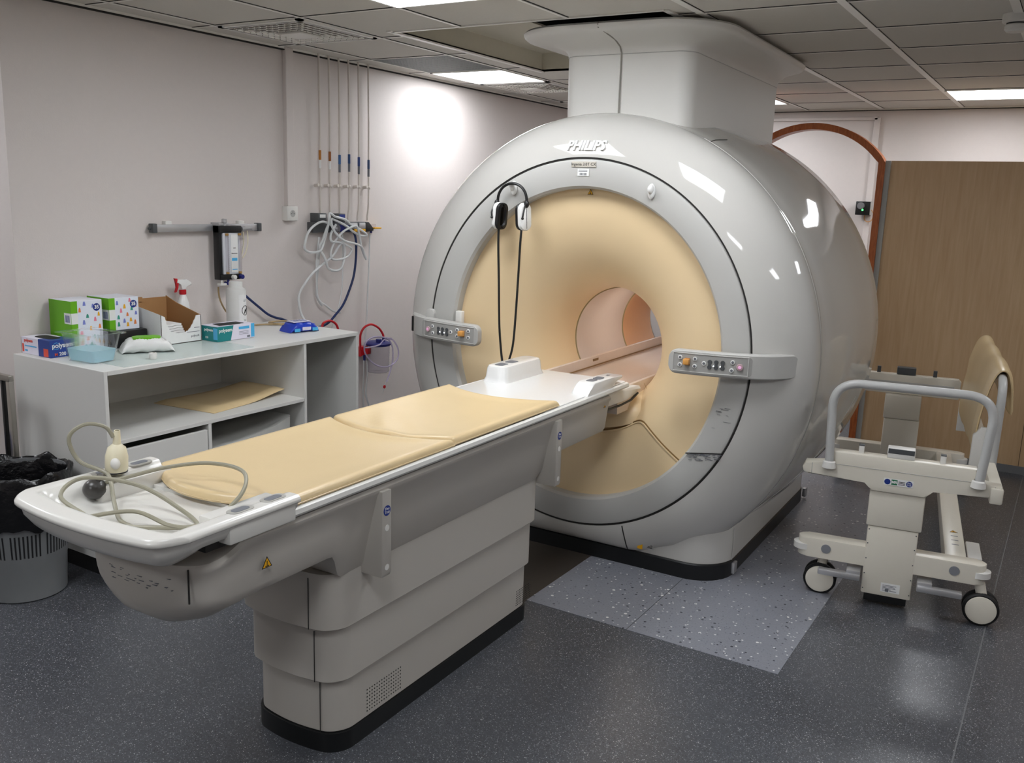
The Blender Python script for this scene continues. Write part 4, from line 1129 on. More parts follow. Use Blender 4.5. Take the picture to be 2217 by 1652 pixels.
b = MB(); b.lathe([(.011, 0), (.017, 0), (.018, .002), (.018, .026), (.017, .028), (.011, .028), (.011, 0)], 24); o = b.build('tape_roll', M_whiteM, None, (-3.512, 2.625, ZF)); tag(o, 'small white tape roll near the front edge of the cabinet', 'tape roll')
# ear plug boxes
def plugbox(label, y0, y1, z0, z1, seed, base=None):
    rnd = random.Random(seed)
    t, c = boxthing('earplug_box', label, 'box', -4.055, -3.888, y0, y1, z0, z1, mat('white board print', S(226, 230, 240), .35), 'boxes printed with coloured ear plugs')
    b = MB(); b.box(-4.0555, -3.8875, y0 - .0006, y0 + .0008, z0, z1 + .0004); b.box(-3.889, -3.8874, y0, y0 + .032, z0, z1 + .0004); sub(t, b, 'green_print', M_lime)
    b = MB(); b.box(-3.94, -3.889, y0 - .0012, y0 - .0006, z1 - .105, z1 - .055); b.box(-3.8874, -3.8868, y0, y0 + .032, z1 - .105, z1 - .055); sub(t, b, 'label', M_paper)
    b = MB()
    for k in range(7): b.box(-3.932 + .005 * k, -3.9295 + .005 * k, y0 - .0016, y0 - .0012, z1 - .098, z1 - .065)
    sub(t, b, 'barcode', M_boxblue)
    cols = [S(228, 130, 150), S(226, 130, 70), S(60, 150, 130), S(120, 130, 200), S(230, 170, 40)]
    pos = [(.045, .16), (.065, .11), (.05, .07), (.085, .135), (.10, .085), (.082, .045), (.115, .175), (.125, .12), (.118, .05), (.145, .14), (.148, .09), (.07, .185), (.05, .025), (.10, .02), (.142, .03)]
    sc = (y1 - y0) / .165; groups = {}
    for i, (py, pz) in enumerate(pos): groups.setdefault((i * 2 + seed) % 5, []).append((py, pz))
    for ci, lst in groups.items():
        b = MB()
        for py, pz in lst:
            y = y0 + py * sc; z = z0 + pz * (z1 - z0) / .205; w_ = rnd.uniform(.006, .0075); h_ = rnd.uniform(.018, .022)
            poly = [(y - w_, z), (y + w_, z), (y + w_ * .75, z + h_ * .6), (y + w_ * .45, z + h_ * .95), (y, z + h_), (y - w_ * .45, z + h_ * .95), (y - w_ * .75, z + h_ * .6)]
            if y + w_ < y1 and z + h_ < z1: b.prism(poly, 'x', -3.888, -3.8872)
        sub(t, b, 'ear_plug_print', mat('ear plug print %d' % ci, cols[ci], .4))
    yb, zb = y1 - .03 * sc, z1 - .034
    b = MB(); b.cyl((-3.888, yb, zb), (-3.8868, yb, zb), .019 * min(1, sc), 22); sub(t, b, 'blue_roundel', M_blueS)
    stext(t, '35', .024 * min(1, sc), (-3.8866, yb, zb), (0, 1, 0), (0, 0, 1), M_paper, bold=.0008)
    return t
plugbox('left one of two green-sided boxes printed with coloured ear plugs', 2.482, 2.640, ZT, 1.198, 1)
plugbox('right one of two green-sided boxes printed with ear plugs, raised on a black case', 2.676, 2.838, 1.0415, 1.198, 3)
b = MB(); b.box(-4.05, -3.86, 2.668, 2.862, ZT, 1.041, .006); tag(b.build('instrument_case', M_black, None), 'black case lying under the right ear plug box', 'case')
# torn carton with paper towels
t = thing('torn_carton', 'torn open white cardboard carton on the cabinet top', 'carton', (-3.9, 2.98, ZT))
cx0, cx1, cy0, cy1 = -4.04, -3.775, 2.875, 3.118
t['_o'] = [3.9, -2.98, -ZT]
fr = [(cy0, ZT), (cy1, ZT), (cy1, 1.093)] + [(cy1 - .03 - .0075 * k, 1.093 - .075 * math.sin(min(1, k / 9) * PI / 2) - .004 * (k % 2)) for k in range(10)] + [(cy0 + .10, 1.012), (cy0 + .06, 1.022), (cy0 + .035, 1.06), (cy0 + .025, 1.10), (cy0, 1.112)]
b = MB(); b.prism(fr, 'x', cx1 - .004, cx1); sub(t, b, 'front_wall', M_paper)
b = MB(); b.box(cx0, cx0 + .004, cy0, cy1, ZT, 1.165); b.prism([(cx0, ZT), (cx1, ZT), (cx1, 1.093), (cx0 + .08, 1.14), (cx0, 1.17)], 'y', cy1 - .004, cy1); b.prism([(cx0, ZT), (cx1, ZT), (cx1, 1.112), (cx0, 1.155)], 'y', cy0, cy0 + .004); b.box(cx0, cx1, cy0, cy1, ZT, ZT + .004); b.box(cx0, cx0 + .012, cy0 + .06, cy0 + .09, 1.15, 1.172); sub(t, b, 'inner_walls', M_card)
b = MB(); b.prism([(cx0, ZT), (cx1, ZT), (cx1, 1.090), (cx0 + .08, 1.137), (cx0, 1.166)], 'y', cy1, cy1 + .0008); b.prism([(cx0, ZT), (cx1, ZT), (cx1, 1.112), (cx0, 1.155)], 'y', cy0 - .0008, cy0); sub(t, b, 'outer_print', M_paper)
b = MB(); b.box(cx1, cx1 + .0006, cy1 - .045, cy1 - .012, 1.03, 1.033); b.box(cx1, cx1 + .0006, cy1 - .09, cy1 - .012, 1.01, 1.0125); sub(t, b, 'print_marks', M_grink)
stext(t, 'polysoft', .016, (cx1 + .0004, cy1 - .04, .99), (0, 1, 0), (0, 0, 1), M_grink)
for k in range(5):
    b = MB(); rg = []
    for i in range(9):
        y = lerp(cy0 + .02, cy0 + .165 - .006 * k, i / 8); wv = .004 * math.sin(i * 1.3)
        rg.append([(-4.0, y, 1.0 + .0125 * k + wv * .5), (-3.80, y, .998 + .0125 * k + wv * .5), (-3.80, y, 1.0085 + .0125 * k + wv * .5), (-4.0, y, 1.0105 + .0125 * k + wv * .5)])
    b.loft(rg); tag(b.build('paper_towel', M_paper, None), ['lowest', 'second lowest', 'middle', 'second topmost', 'topmost'][k] + ' white paper towel of the stack in the torn carton', 'paper towel', 'paper towels in the torn carton')
b = MB(); b.box(-4.0, -3.80, cy0 + .015, cy0 + .16, ZT + .0045, .9945, .004); tag(b.build('towel_pack', M_paper, None), 'white towel pack at the bottom of the torn carton', 'towel pack')
# spray bottle
t = thing('spray_bottle', 'white spray bottle with red trigger collar behind the carton', 'spray bottle', (-4.005, 3.195, ZT))
b = MB(); b.lathe([(0, 0), (.034, 0), (.036, .004), (.036, .13), (.030, .17), (.017, .205), (.014, .215)], 24); b.build('bottle', M_white, t)
b = MB(); b.lathe([(.0165, .213), (.0185, .216), (.0185, .236), (.016, .238)], 20, cap=True); b.build('collar', M_red, t)
b = MB(); b.prism([(-.012, .238), (.012, .238), (.016, .256), (.05, .262), (.05, .275), (.02, .292), (-.035, .292), (-.04, .276), (-.014, .268)], 'x', -.011, .011, .003); b.build('spray_head', M_white, t)
b = MB(); b.prism([(-.052, .30), (-.035, .298), (-.028, .27), (-.03, .25), (-.042, .228), (-.05, .226), (-.038, .25), (-.04, .27)], 'x', -.007, .007, .002); b.build('trigger', M_red, t)
# white bottle standing on the teal glove box edge
t, c = boxthing('glove_box', 'teal and white glove box in the middle of the cabinet top', 'glove box', -3.80, -3.67, 3.13, 3.375, ZF, 1.037, M_lav)
t.location.z = ZF
b = MB(); b.prism([(3.1295, ZF), (3.215, ZF), (3.235, 1.0374), (3.1295, 1.0374)], 'x', -3.6706, -3.6694); b.box(-3.8005, -3.6696, 3.1294, 3.1306, ZF, 1.0374); sub(t, b, 'teal_print', M_teal)
b = MB(); b.box(-3.6706, -3.6692, 3.352, 3.3752, ZF + .004, 1.036); b.box(-3.70, -3.6694, 3.129, 3.1296, ZF + .01, 1.03); b.box(-3.6706, -3.6692, 3.27, 3.34, 1.012, 1.026); sub(t, b, 'blue_print', M_cyan)
stext(t, 'polysem', .026, (-3.6688, 3.182, 1.016), (0, 1, 0), (0, 0, 1), M_paper, bold=.0005)
stext(t, 'polysem', .02, (-3.735, 3.1288, 1.018), (1, 0, 0), (0, 0, 1), M_paper, bold=.0004)
stext(t, '100', .016, (-3.75, 3.1288, .978), (1, 0, 0), (0, 0, 1), M_paper)
b = MB()
for k in range(3): b.box(-3.6706, -3.6693, 3.272, 3.335, .985 + .007 * k, .9868 + .007 * k)
b.box(-3.6706, -3.6692, 3.325, 3.345, .966, .976); sub(t, b, 'print_lines', M_grink)
b = MB(); b.prism([(-3.775, 3.19), (-3.70, 3.17), (-3.69, 3.30), (-3.765, 3.32)], 'z', 1.0374, 1.0386); b.box(-3.76, -3.70, 3.27, 3.33, 1.038, 1.0392); sub(t, b, 'torn_flap', M_ink)
t = thing('disinfectant_bottle', 'tall translucent white bottle with a black round logo', 'bottle', (-3.86, 3.425, ZT))
b = MB(); b.lathe([(0, 0), (.050, 0), (.053, .004), (.053, .228), (.048, .24), (.038, .246), (.036, .25), (.036, .274), (.033, .279), (0, .279)], 32); b.build('bottle', mat('milky bottle', S(224, 224, 220), .3, trans=.15), t)
b = MB()
rg = []
for z in (.05, .21): rg.append([(.0535 * math.cos(a), .0535 * math.sin(a), z) for a in [R(-25 + 5 * k) for k in range(20)]])
b.loft(rg, cap=False, closed=False); o = b.build('label', M_paper, t)
b = MB(); b.tube([(.0542 * math.cos(R(18 + 26 * math.cos(k / 16 * 2 * PI))), .0542 * math.sin(R(18 + 26 * math.cos(k / 16 * 2 * PI))), .125 + .026 * math.sin(k / 16 * 2 * PI)) for k in range(16)], .0016, 5, closed=True); b.tube([(.0542 * math.cos(R(a)), .0542 * math.sin(R(a)), z) for a, z in ((8, .108), (16, .13), (24, .112), (28, .135))], .0025, 5); b.build('round_logo', M_ink, o)
b = MB()
for z in (.07, .075, .175, .182): b.tube([(.0541 * math.cos(R(a)), .0541 * math.sin(R(a)), z) for a in range(4, 34, 6)], .0009, 4)
b.build('lettering', M_grink, o)
# blue wipes pack
t = thing('wipes_pack', 'blue and white wipes pack near the right end of the cabinet top', 'wipes pack', (-3.665, 3.70, ZT), R(78))
pouch(.185, .125, .050).build('pouch', mat('vivid blue print', S(36, 66, 186), .3), t, smooth=50)
b = MB(); b.box(-.060, .050, -.038, .036, .054, .0590, .001); b.box(-.02, .035, -.064, -.0605, .012, .03, .001); b.build('white_label', M_lav, t)
b = MB(); b.box(-.07, -.035, -.0655, -.061, .006, .024, .001); b.box(.045, .08, -.0655, -.061, .006, .024, .001); b.build('cyan_print', M_cyan, t, smooth=0)
b = MB()
for k in range(5): b.box(-.045 + .018 * k, -.035 + .018 * k, -.028, .024, .059, .0594)
b.build('print_lines', M_boxblue, t, smooth=0)
# tan hose coil on the worktop
b = MB()
pts = []
for k in range(80):
    a = k / 79 * 2 * PI * 2.2; pts.append((-3.93 + (.068 + .01 * math.sin(a * .45)) * math.cos(a), 3.83 + (.095 + .006 * math.sin(a * .7)) * math.sin(a) * .75, ZT + .006 + .003 * (k / 40)))
pts = [(-4.02, 3.445, 1.195), (-4.02, 3.447, 1.15), (-4.015, 3.46, 1.10), (-4.01, 3.50, 1.04), (-4.0, 3.57, .985), (-3.98, 3.64, ZT + .008), (-3.95, 3.72, ZT + .007)] + pts
b.tube(catmull(pts, 3), .0048, 8); tag(b.build('oxygen_hose', M_tan, None), 'tan hose running down from the flow meter and coiled on the cabinet top', 'hose')

# ------------------------------------------------------------------ medical wall rail with flow meter
rail = thing('equipment_rail', 'grey horizontal equipment rail on the left wall above the cabinet', 'rail', (XL, 3.42, 1.515))
ro = (-XL, -3.42, -1.515)
b = MB(); b.box(XL + .02, XL + .045, 3.07, 3.77, 1.497, 1.535, .003); b.build('bar', M_alu, rail, ro)
for y in (3.06, 3.765):
    b = MB(); b.box(XL + .015, XL + .052, y - .014, y + .014, 1.493, 1.54, .004); b.build('end_cap', M_dark, rail, ro)
for y in (3.16, 3.65):
    b = MB(); b.box(XL, XL + .03, y - .02, y + .02, 1.51, 1.553, .004); b.build('wall_mount', M_whiteM, rail, ro)
b = MB(); b.cyl((XL + .03, 3.035, 1.515), (XL + .03, 3.05, 1.515), .007, 10); b.build('end_knob', M_dark, rail, ro)
fm = thing('flow_meter', 'black framed gas flow meter hanging from the wall rail', 'flow meter', (-3.99, 3.5, 1.37))
fo = (3.99, -3.5, -1.37)
def fp(x0, x1, y0, y1, z0, z1, name, m, bev=.002): return MB().box(x0, x1, y0, y1, z0, z1, bev).build(name, m, fm, fo)
fp(-4.03, -3.975, 3.428, 3.578, 1.49, 1.528, 'top_block', M_black)
fp(-4.03, -3.975, 3.432, 3.575, 1.235, 1.265, 'bottom_block', M_black)
fp(-4.03, -3.985, 3.428, 3.448, 1.235, 1.528, 'side_frame', M_black)
fp(-3.992, -3.978, 3.45, 3.568, 1.265, 1.49, 'window_plate', mat('meter face', S(206, 208, 214), .25))
fp(-3.978, -3.977, 3.502, 3.552, 1.275, 1.482, 'scale_label', M_paper)
fp(-3.9771, -3.9765, 3.508, 3.546, 1.337, 1.353, 'blue_band', M_cyan, 0)
fp(-3.9771, -3.9765, 3.510, 3.546, 1.288, 1.292, 'blue_line', M_cyan, 0)
for y in (3.473, 3.561):
    b = MB(); b.cyl((-3.972, y, 1.267), (-3.972, y, 1.488), .009, 12); o = b.build('gauge_tube', M_clearC, fm, fo)
    b = MB(); b.cyl((-3.972, y, 1.267), (-3.972, y, 1.278), .0095, 12); b.cyl((-3.972, y, 1.476), (-3.972, y, 1.488), .0095, 12); b.build('brass_collar', mat('brass', S(190, 150, 90), .4, metal=.6), o)
    b = MB()
    for k in range(18): b.box(-3.9775, -3.9765, y + .011, y + .017, 1.29 + .0102 * k, 1.2935 + .0102 * k)
    b.build('graduations', M_ink, o, smooth=0)
for wrd, z in (('mini', 1.408), ('flowmeter', 1.378)): lettering(wrd, .010, (-3.9764, 3.527, z), (0, 1, 0), (0, 0, 1), M_ink, fm).location = fo
for y, m_ in ((3.508, M_whiteM), (3.562, M_navy)):
    b = MB(); b.cyl((-3.975, y, 1.249), (-3.952, y, 1.249), .0125, 18); b.build('control_knob', m_, fm, fo)
b = MB(); b.cyl((-3.985, 3.468, 1.528), (-3.985, 3.468, 1.552), .007, 12); b.cyl((-3.985, 3.468, 1.545), (-3.985, 3.468, 1.566), .014, 14); b.build('clamp_knob', M_alu, fm, fo)
fp(-4.05, -3.985, 3.43, 3.50, 1.528, 1.545, 'rail_clamp', M_alu)
b = MB(); b.cyl((-3.985, 3.585, 1.51), (-3.985, 3.61, 1.512), .015, 16); b.cyl((-3.985, 3.61, 1.512), (-3.985, 3.66, 1.513), .010, 14); b.build('outlet_valve', M_alu, fm, fo)
b = MB(); b.cyl((-3.985, 3.44, 1.235), (-3.985, 3.44, 1.215), .007, 10); b.box(-4.0, -3.97, 3.42, 3.462, 1.205, 1.218, .002); b.build('white_nut', M_whiteM, fm, fo)
b = MB(); b.cyl((-3.985, 3.485, 1.235), (-3.985, 3.485, 1.215), .007, 10); b.box(-4.0, -3.97, 3.467, 3.505, 1.208, 1.222, .002); b.build('blue_nut', M_navy, fm, fo)
for q in ([(-3.985, 3.60, 1.495), (-3.985, 3.602, 1.44), (-3.985, 3.592, 1.39), (-3.985, 3.582, 1.36)], [(-3.985, 3.63, 1.50), (-3.985, 3.632, 1.44), (-3.985, 3.615, 1.38), (-3.985, 3.590, 1.35)]):
    b = MB(); b.tube(catmull(q, 6), .003, 6); b.build('sample_tube', M_ivory, fm, fo)

# outlet
t = thing('wall_socket', 'white square electrical socket on the left wall below the trunking', 'socket', (XL, 4.032, 1.594))
b = MB(); b.box(0, .045, -.044, .044, -.043, .043, .004); b.build('housing', M_whiteM, t)
b = MB(); b.lathe([(.021, .0455), (.021, .0462), (.0, .0458)], 24, Matrix.Rotation(PI / 2, 4, 'Y')); b.build('socket_well', M_pan, t)
b = MB()
for y, z in ((-.009, -.001), (.009, -.001), (0, .009)): b.cyl((.0458, y, z), (.0472, y, z), .003, 8)
b.build('contacts', M_ink, t)

# gas pipes
py = [4.283, 4.370, 4.459, 4.548, 4.641, 4.737]
cols = [('orange', S(176, 112, 36)), ('orange', S(150, 88, 30)), ('blue', S(60, 100, 150)), ('blue', S(40, 74, 118)), ('blue', S(48, 72, 128)), ('dark blue', S(54, 78, 112))]
ords = ['leftmost', 'second from left', 'third from left', 'fourth from left', 'fifth from left', 'rightmost']
pipe_m = mat('pipe white', S(214, 206, 198), .45)
for k, y in enumerate(py):
    t = thing('gas_pipe', '%s of six thin white wall pipes, with %s marking sleeve' % (ords[k], cols[k][0]), 'pipe', (XL + .03, y, 1.56), 0, 'thin wall gas pipes')
    yb = 0.0 if k < 3 else -.012
    b = MB(); b.tube([(0, -.006, ZC - 1.56), (0, 0, .6), (0, 0, .1), (0, yb * .3, .06), (0, yb, .02), (0, yb, -.01)], .0062, 8); b.build('tube', pipe_m, t)
    zt = (1.977, 1.974, 1.959, 1.967, 1.955, 1.942)[k] - 1.56
    b = MB(); b.cyl((0, 0, zt), (0, 0, zt - .058), .0082, 10); b.build('sleeve', mat('sleeve %d' % k, cols[k][1], .5), t)
    b = MB(); b.cyl((0, 0, zt - .058), (0, 0, zt - .108), .0074, 10); b.build('tag', M_grink if k > 1 else M_paper, t)
    b = MB(); b.cyl((-.03, -.016, .205), (.004, -.016, .208), .010, 12); b.cyl((0, 0, .20), (0, .012, .20), .008, 10); b.sphere((.0, 0, .205), .011); b.build('clip', pipe_m, t)
# outlet rail the pipes feed
man = thing('gas_outlet_rail', 'black and grey medical gas outlet rail below the thin wall pipes', 'gas outlet', (XL, 4.45, 1.5))
mo = (-XL, -4.45, -1.5)
def mp_(x0, x1, y0, y1, z0, z1, name, m, bev=.004): return MB().box(x0, x1, y0, y1, z0, z1, bev).build(name, m, man, mo)
mp_(XL, XL + .05, 4.195, 4.72, 1.478, 1.542, 'rail_body', M_dark)
mp_(XL + .05, XL + .058, 4.535, 4.60, 1.498, 1.538, 'cover', M_alu, .006)
mp_(XL + .05, XL + .058, 4.615, 4.68, 1.498, 1.538, 'cover', M_alu, .006)
mp_(XL + .05, XL + .0585, 4.62, 4.676, 1.48, 1.497, 'yellow_tag', M_yellow, .001)
mp_(XL + .05, XL + .0585, 4.56, 4.60, 1.48, 1.497, 'yellow_tag', M_yellow, .001)
b = MB(); b.prism([(4.68, 1.54), (4.71, 1.54), (4.755, 1.50), (4.755, 1.485), (4.68, 1.478)], 'x', XL, XL + .06, .003); b.build('end_block', M_black, man, mo)
mp_(XL + .01, XL + .07, 4.755, 4.825, 1.497, 1.506, 'yellow_lever', M_yellow, .002)
mp_(XL + .01, XL + .04, 4.755, 4.80, 1.507, 1.528, 'clear_flap', M_clearC, .002)
mp_(XL, XL + .07, 4.222, 4.298, 1.54, 1.598, 'outlet_socket', M_dark)
mp_(XL + .07, XL + .072, 4.235, 4.285, 1.57, 1.590, 'white_label', M_paper, 0)
mp_(XL, XL + .07, 4.405, 4.468, 1.54, 1.596, 'outlet_socket', M_dark)
mp_(XL + .07, XL + .072, 4.412, 4.462, 1.568, 1.590, 'blue_label', M_blueS, 0)
b = MB(); b.cyl((XL + .05, 4.36, 1.505), (XL + .11, 4.36, 1.505), .022, 16); b.cyl((XL + .09, 4.36, 1.48), (XL + .09, 4.36, 1.545), .010, 12); b.build('regulator', M_clearC, man, mo)
b = MB(); b.box(XL + .05, XL + .08, 4.41, 4.50, 1.483, 1.525, .004); b.build('blue_coupler', M_navy, man, mo)
b = MB(); b.cyl((XL + .04, 4.752, 1.488), (XL + .04, 4.752, 1.468), .008, 10); b.build('blue_nipple', M_navy, man, mo)

def wallhose(pts, r, m, name, label, x=-4.0, cat='hose', wob=0.012, seed=0, n=8):
    rnd = random.Random(seed)
    P = [(x + rnd.uniform(-wob, wob), y, z) if len(p) == 2 else p for p in pts for (y, z) in [p[-2:]]]
    b = MB(); b.tube(catmull(P, 7), r, n); return tag(b.build(name, m, None, smooth=60), label, cat)
A = [(4.36, 1.505), (4.244, 1.547), (4.166, 1.525), (4.103, 1.482), (4.079, 1.429), (4.092, 1.385), (4.143, 1.362), (4.199, 1.372), (4.25, 1.42), (4.279, 1.489), (4.273, 1.554), (4.295, 1.598), (4.331, 1.579), (4.353, 1.576), (4.435, 1.559), (4.511, 1.523), (4.589, 1.491), (4.633, 1.459), (4.589, 1.457), (4.511, 1.481), (4.435, 1.523), (4.353, 1.556), (4.30, 1.56), (4.262, 1.50), (4.243, 1.44), (4.221, 1.391), (4.242, 1.321), (4.284, 1.259), (4.351, 1.243), (4.396, 1.269), (4.426, 1.36), (4.40, 1.42), (4.374, 1.387), (4.314, 1.338), (4.241, 1.291), (4.141, 1.246), (4.071, 1.185), (4.039, 1.113), (4.035, 1.055), (4.05, .993), (4.07, .93), (4.08, .86)]
wallhose(A, .0078, M_clear, 'clear_hose', 'tangled loop of clear tubing hung from the gas outlets', -3.985, 'tubing', .015, 3)
Bp = [(4.28, 1.569), (4.287, 1.519), (4.33, 1.469), (4.404, 1.427), (4.495, 1.41), (4.557, 1.387), (4.597, 1.339), (4.613, 1.302)]
wallhose(Bp, .0075, M_clear, 'clear_hose', 'clear tube with a free end curving to the right of the tangle', -3.96, 'tubing', .006, 5)
Cp = [(4.34, 1.53), (4.30, 1.48), (4.29, 1.43), (4.374, 1.418), (4.449, 1.395), (4.487, 1.369), (4.449, 1.329), (4.373, 1.313), (4.307, 1.318), (4.29, 1.36), (4.33, 1.42), (4.40, 1.48), (4.48, 1.513), (4.526, 1.517), (4.565, 1.45), (4.581, 1.382), (4.609, 1.314)]
wallhose(Cp, .0072, M_clear, 'clear_hose', 'clear tube making the teardrop loop in the middle of the tangle', -3.97, 'tubing', .008, 7)
Dp = [(4.25, 1.45), (4.235, 1.391), (4.227, 1.291), (4.222, 1.191), (4.232, 1.09), (4.262, 1.045), (4.297, 1.024), (4.371, .981), (4.436, .965)]
wallhose(Dp, .0062, M_clear, 'clear_hose', 'clear tube hanging low behind the cabinet below the tangle', -4.03, 'tubing', .004, 8)
Ep = [(4.33, 1.50), (4.30, 1.44), (4.27, 1.36), (4.25, 1.265), (4.239, 1.115), (4.25, 1.06), (4.282, 1.019)]
wallhose(Ep, .0062, M_clear, 'clear_hose', 'short clear tube hanging straight down from the tangle', -4.045, 'tubing', .004, 9)
Fp = [(4.44, 1.48), (4.442, 1.385), (4.437, 1.179), (4.425, 1.076), (4.386, .974), (4.348, .894), (4.31, .80), (4.30, .4), (4.30, .02)]
wallhose(Fp, .004, M_clear, 'clear_hose', 'thin clear line hanging beside the navy hose', -4.01, 'tubing', .003, 10)
Gp = [(4.45, 1.50), (4.49, 1.49), (4.526, 1.486), (4.554, 1.434), (4.557, 1.33), (4.538, 1.21), (4.494, 1.113), (4.432, 1.018), (4.356, .956), (4.296, .915), (4.23, .895), (4.1, .90), (4.0, .94), (3.93, .968), (3.87, .985), (3.811, 1.011), (3.747, 1.056), (3.672, 1.111), (3.623, 1.148), (3.56, 1.19), (3.50, 1.215)]
wallhose([( -4.0 - .03 * min(1, max(0, (k - 9) / 3)), y, z) for k, (y, z) in enumerate(Gp)], .0075, M_hoseblue, 'gas_hose', 'navy blue hose from the gas outlets to the flow meter', cat='hose')
wallhose([(4.752, 1.47), (4.748, 1.40), (4.745, 1.321), (4.733, 1.105), (4.72, .90), (4.705, .76), (4.69, .70)], .0045, M_clear, 'clear_hose', 'straight clear line running down from the yellow lever', -4.05, 'tubing', .001, 11)
wallhose([(4.17, .02), (4.175, .45), (4.19, .80), (4.206, .903), (4.228, .927), (4.275, .932), (4.323, .912), (4.35, .873), (4.36, .80), (4.37, .45), (4.37, .02)], .0075, M_red, 'suction_hose', 'red hose loop behind the right end of the cabinet', -3.97, 'hose', .0)
# suction canister
sc_ = thing('suction_canister', 'clear suction canister with a navy lid in a red wall holder', 'canister', (-3.985, 4.765, .53))
so = (3.985, -4.765, -.53)
Mz = Matrix.Translation((-3.985, 4.765, 0))
b = MB(); b.lathe([(0, .532), (.066, .532), (.072, .537), (.079, .70), (.079, .72), (.076, .72), (.069, .538), (0, .536)], 32, Mz); o = b.build('jar', M_clearC, sc_, so)
b = MB()
for k in range(8): b.tube([(-3.985 + .079 * math.cos(R(a)), 4.765 + .079 * math.sin(R(a)), .57 + .016 * k) for a in (10, 20, 30, 40)], .0009, 4)
b.build('graduations', M_grink, o)
b = MB(); b.lathe([(0, .742), (.07, .742), (.088, .732), (.088, .722), (.078, .715)], 32, Mz); b.cyl((-3.955, 4.735, .742), (-3.955, 4.735, .766), .02, 14); b.cyl((-3.96, 4.79, .742), (-3.96, 4.79, .772), .010, 12); b.build('lid', M_navy, sc_, so)
b = MB(); b.prism([(4.63, .65), (4.66, .662), (4.70, .665), (4.70, .712), (4.63, .716)], 'x', XL, -4.02, .003); b.box(-4.06, -3.99, 4.66, 4.70, .665, .712, .003); b.build('wall_holder', M_red, sc_, so)
b = MB(); b.tube(catmull([(-4.01, 4.612, .70), (-4.01, 4.609, .76), (-4.005, 4.609, .809), (-3.995, 4.634, .851), (-3.985, 4.691, .866), (-3.975, 4.754, .838), (-3.965, 4.787, .795), (-3.96, 4.79, .77)], 7), .0075, 10); b.build('red_hose', M_red, sc_, so)
b = MB(); b.cyl((-4.03, 4.675, .655), (-4.03, 4.675, .618), .008, 12); b.build('nipple', M_navy, sc_, so)
q = [(4.79, .77), (4.741, .779), (4.63, .80), (4.541, .785), (4.508, .746), (4.56, .738), (4.66, .742), (4.717, .77), (4.80, .762), (4.852, .71), (4.864, .66), (4.844, .616), (4.79, .589), (4.719, .583), (4.632, .61), (4.558, .662), (4.511, .723), (4.53, .78), (4.614, .80), (4.741, .775), (4.80, .72), (4.811, .64), (4.79, .573), (4.755, .512), (4.735, .48)]
b = MB(); b.tube(catmull([(-3.89 - .004 * math.sin(k), y, z) for k, (y, z) in enumerate(q)], 6), .0052, 8); b.build('coiled_tube', mat('violet clear tubing', S(222, 212, 236), .12, trans=.6, ior=1.25), sc_, so)
b = MB(); b.tube([(-3.89, 4.735, .48), (-3.89, 4.722, .455)], .003, 6); b.tube([(-3.89, 4.716, .44), (-3.89, 4.70, .405)], .0025, 6); b.build('catheter_tip', M_clear, sc_, so)
b = MB(); b.cyl((-3.893, 4.718, .448), (-3.886, 4.718, .448), .012, 16); b.build('red_valve', M_red, sc_, so)
wallhose([(4.675, .62), (4.673, .527), (4.668, .411), (4.671, .285), (4.67, .1), (4.67, .02)], .0055, M_clear, 'clear_hose', 'left of two clear drain lines below the red canister holder', -4.035, 'tubing', 0)
wallhose([(4.687, .617), (4.693, .524), (4.679, .39), (4.714, .285), (4.73, .15), (4.74, .02)], .0055, M_clear, 'clear_hose', 'right of two clear drain lines below the red canister holder', -4.02, 'tubing', 0)

# surveillance camera on the back conduit
t = thing('wall_camera', 'small black box camera with green light seen through the wooden arch', 'camera', (-1.577, YB - .03, 1.742))
b = MB(); b.box(-.057, .057, -.09, 0, -.055, .055, .004); b.build('housing', M_black, t)
b = MB(); b.cyl((-.012, -.09, .02), (-.012, -.125, .018), .028, 18); b.build('lens', mat('lens grey', S(120, 120, 122), .2), t)
b = MB(); b.sphere((0, -.092, -.014), .008, .004, .008); b.build('indicator_lamp', M_green, t)
b = MB(); b.box(.057, .059, -.085, 0, -.053, .053, 0); b.build('side_plate', M_pan, t, smooth=0)
b = MB(); b.tube(catmull([(.05, -.03, .0), (.075, -.03, -.04), (.07, -.03, -.09), (.04, -.03, -.11), (.01, -.03, -.09), (.01, -.03, -.05)], 6), .003, 6); b.build('cable', M_orange, t)

# ------------------------------------------------------------------ bin and rack at the left edge
bn = thing('waste_bin', 'grey slotted waste bin lined with a black bag at the left edge', 'bin', (-3.69, 2.075, 0))
b = MB(); b.lathe([(0, 0), (.150, 0), (.158, .006), (.166, .16), (.170, .17), (.1895, .535), (.185, .535), (.166, .17), (.15, .012), (0, .01)], 48); b.build('bucket', M_bin, bn)
b = MB()
for k in range(72):
    if k % 9 == 8: continue
    a = 2 * PI * k / 72; r_ = .1755
    for z0, z1 in ((.20, .30),):
        ca, sa = math.cos(a), math.sin(a); w_ = .0032
        b.add([((r_ - .004) * ca - w_ * sa, (r_ - .004) * sa + w_ * ca, z0), ((r_ - .004) * ca + w_ * sa, (r_ - .004) * sa - w_ * ca, z0), ((r_ + .0035) * ca + w_ * sa, (r_ + .0035) * sa - w_ * ca, z1), ((r_ + .0035) * ca - w_ * sa, (r_ + .0035) * sa + w_ * ca, z1)], [(0, 1, 2, 3)])
b.build('slots', M_ink, bn, smooth=0)
b = MB(); rings = []
prof = [(.150, .10), (.165, .30), (.180, .515), (.190, .541), (.198, .547), (.205, .535), (.206, .48), (.204, .42), (.200, .36), (.197, .325)]
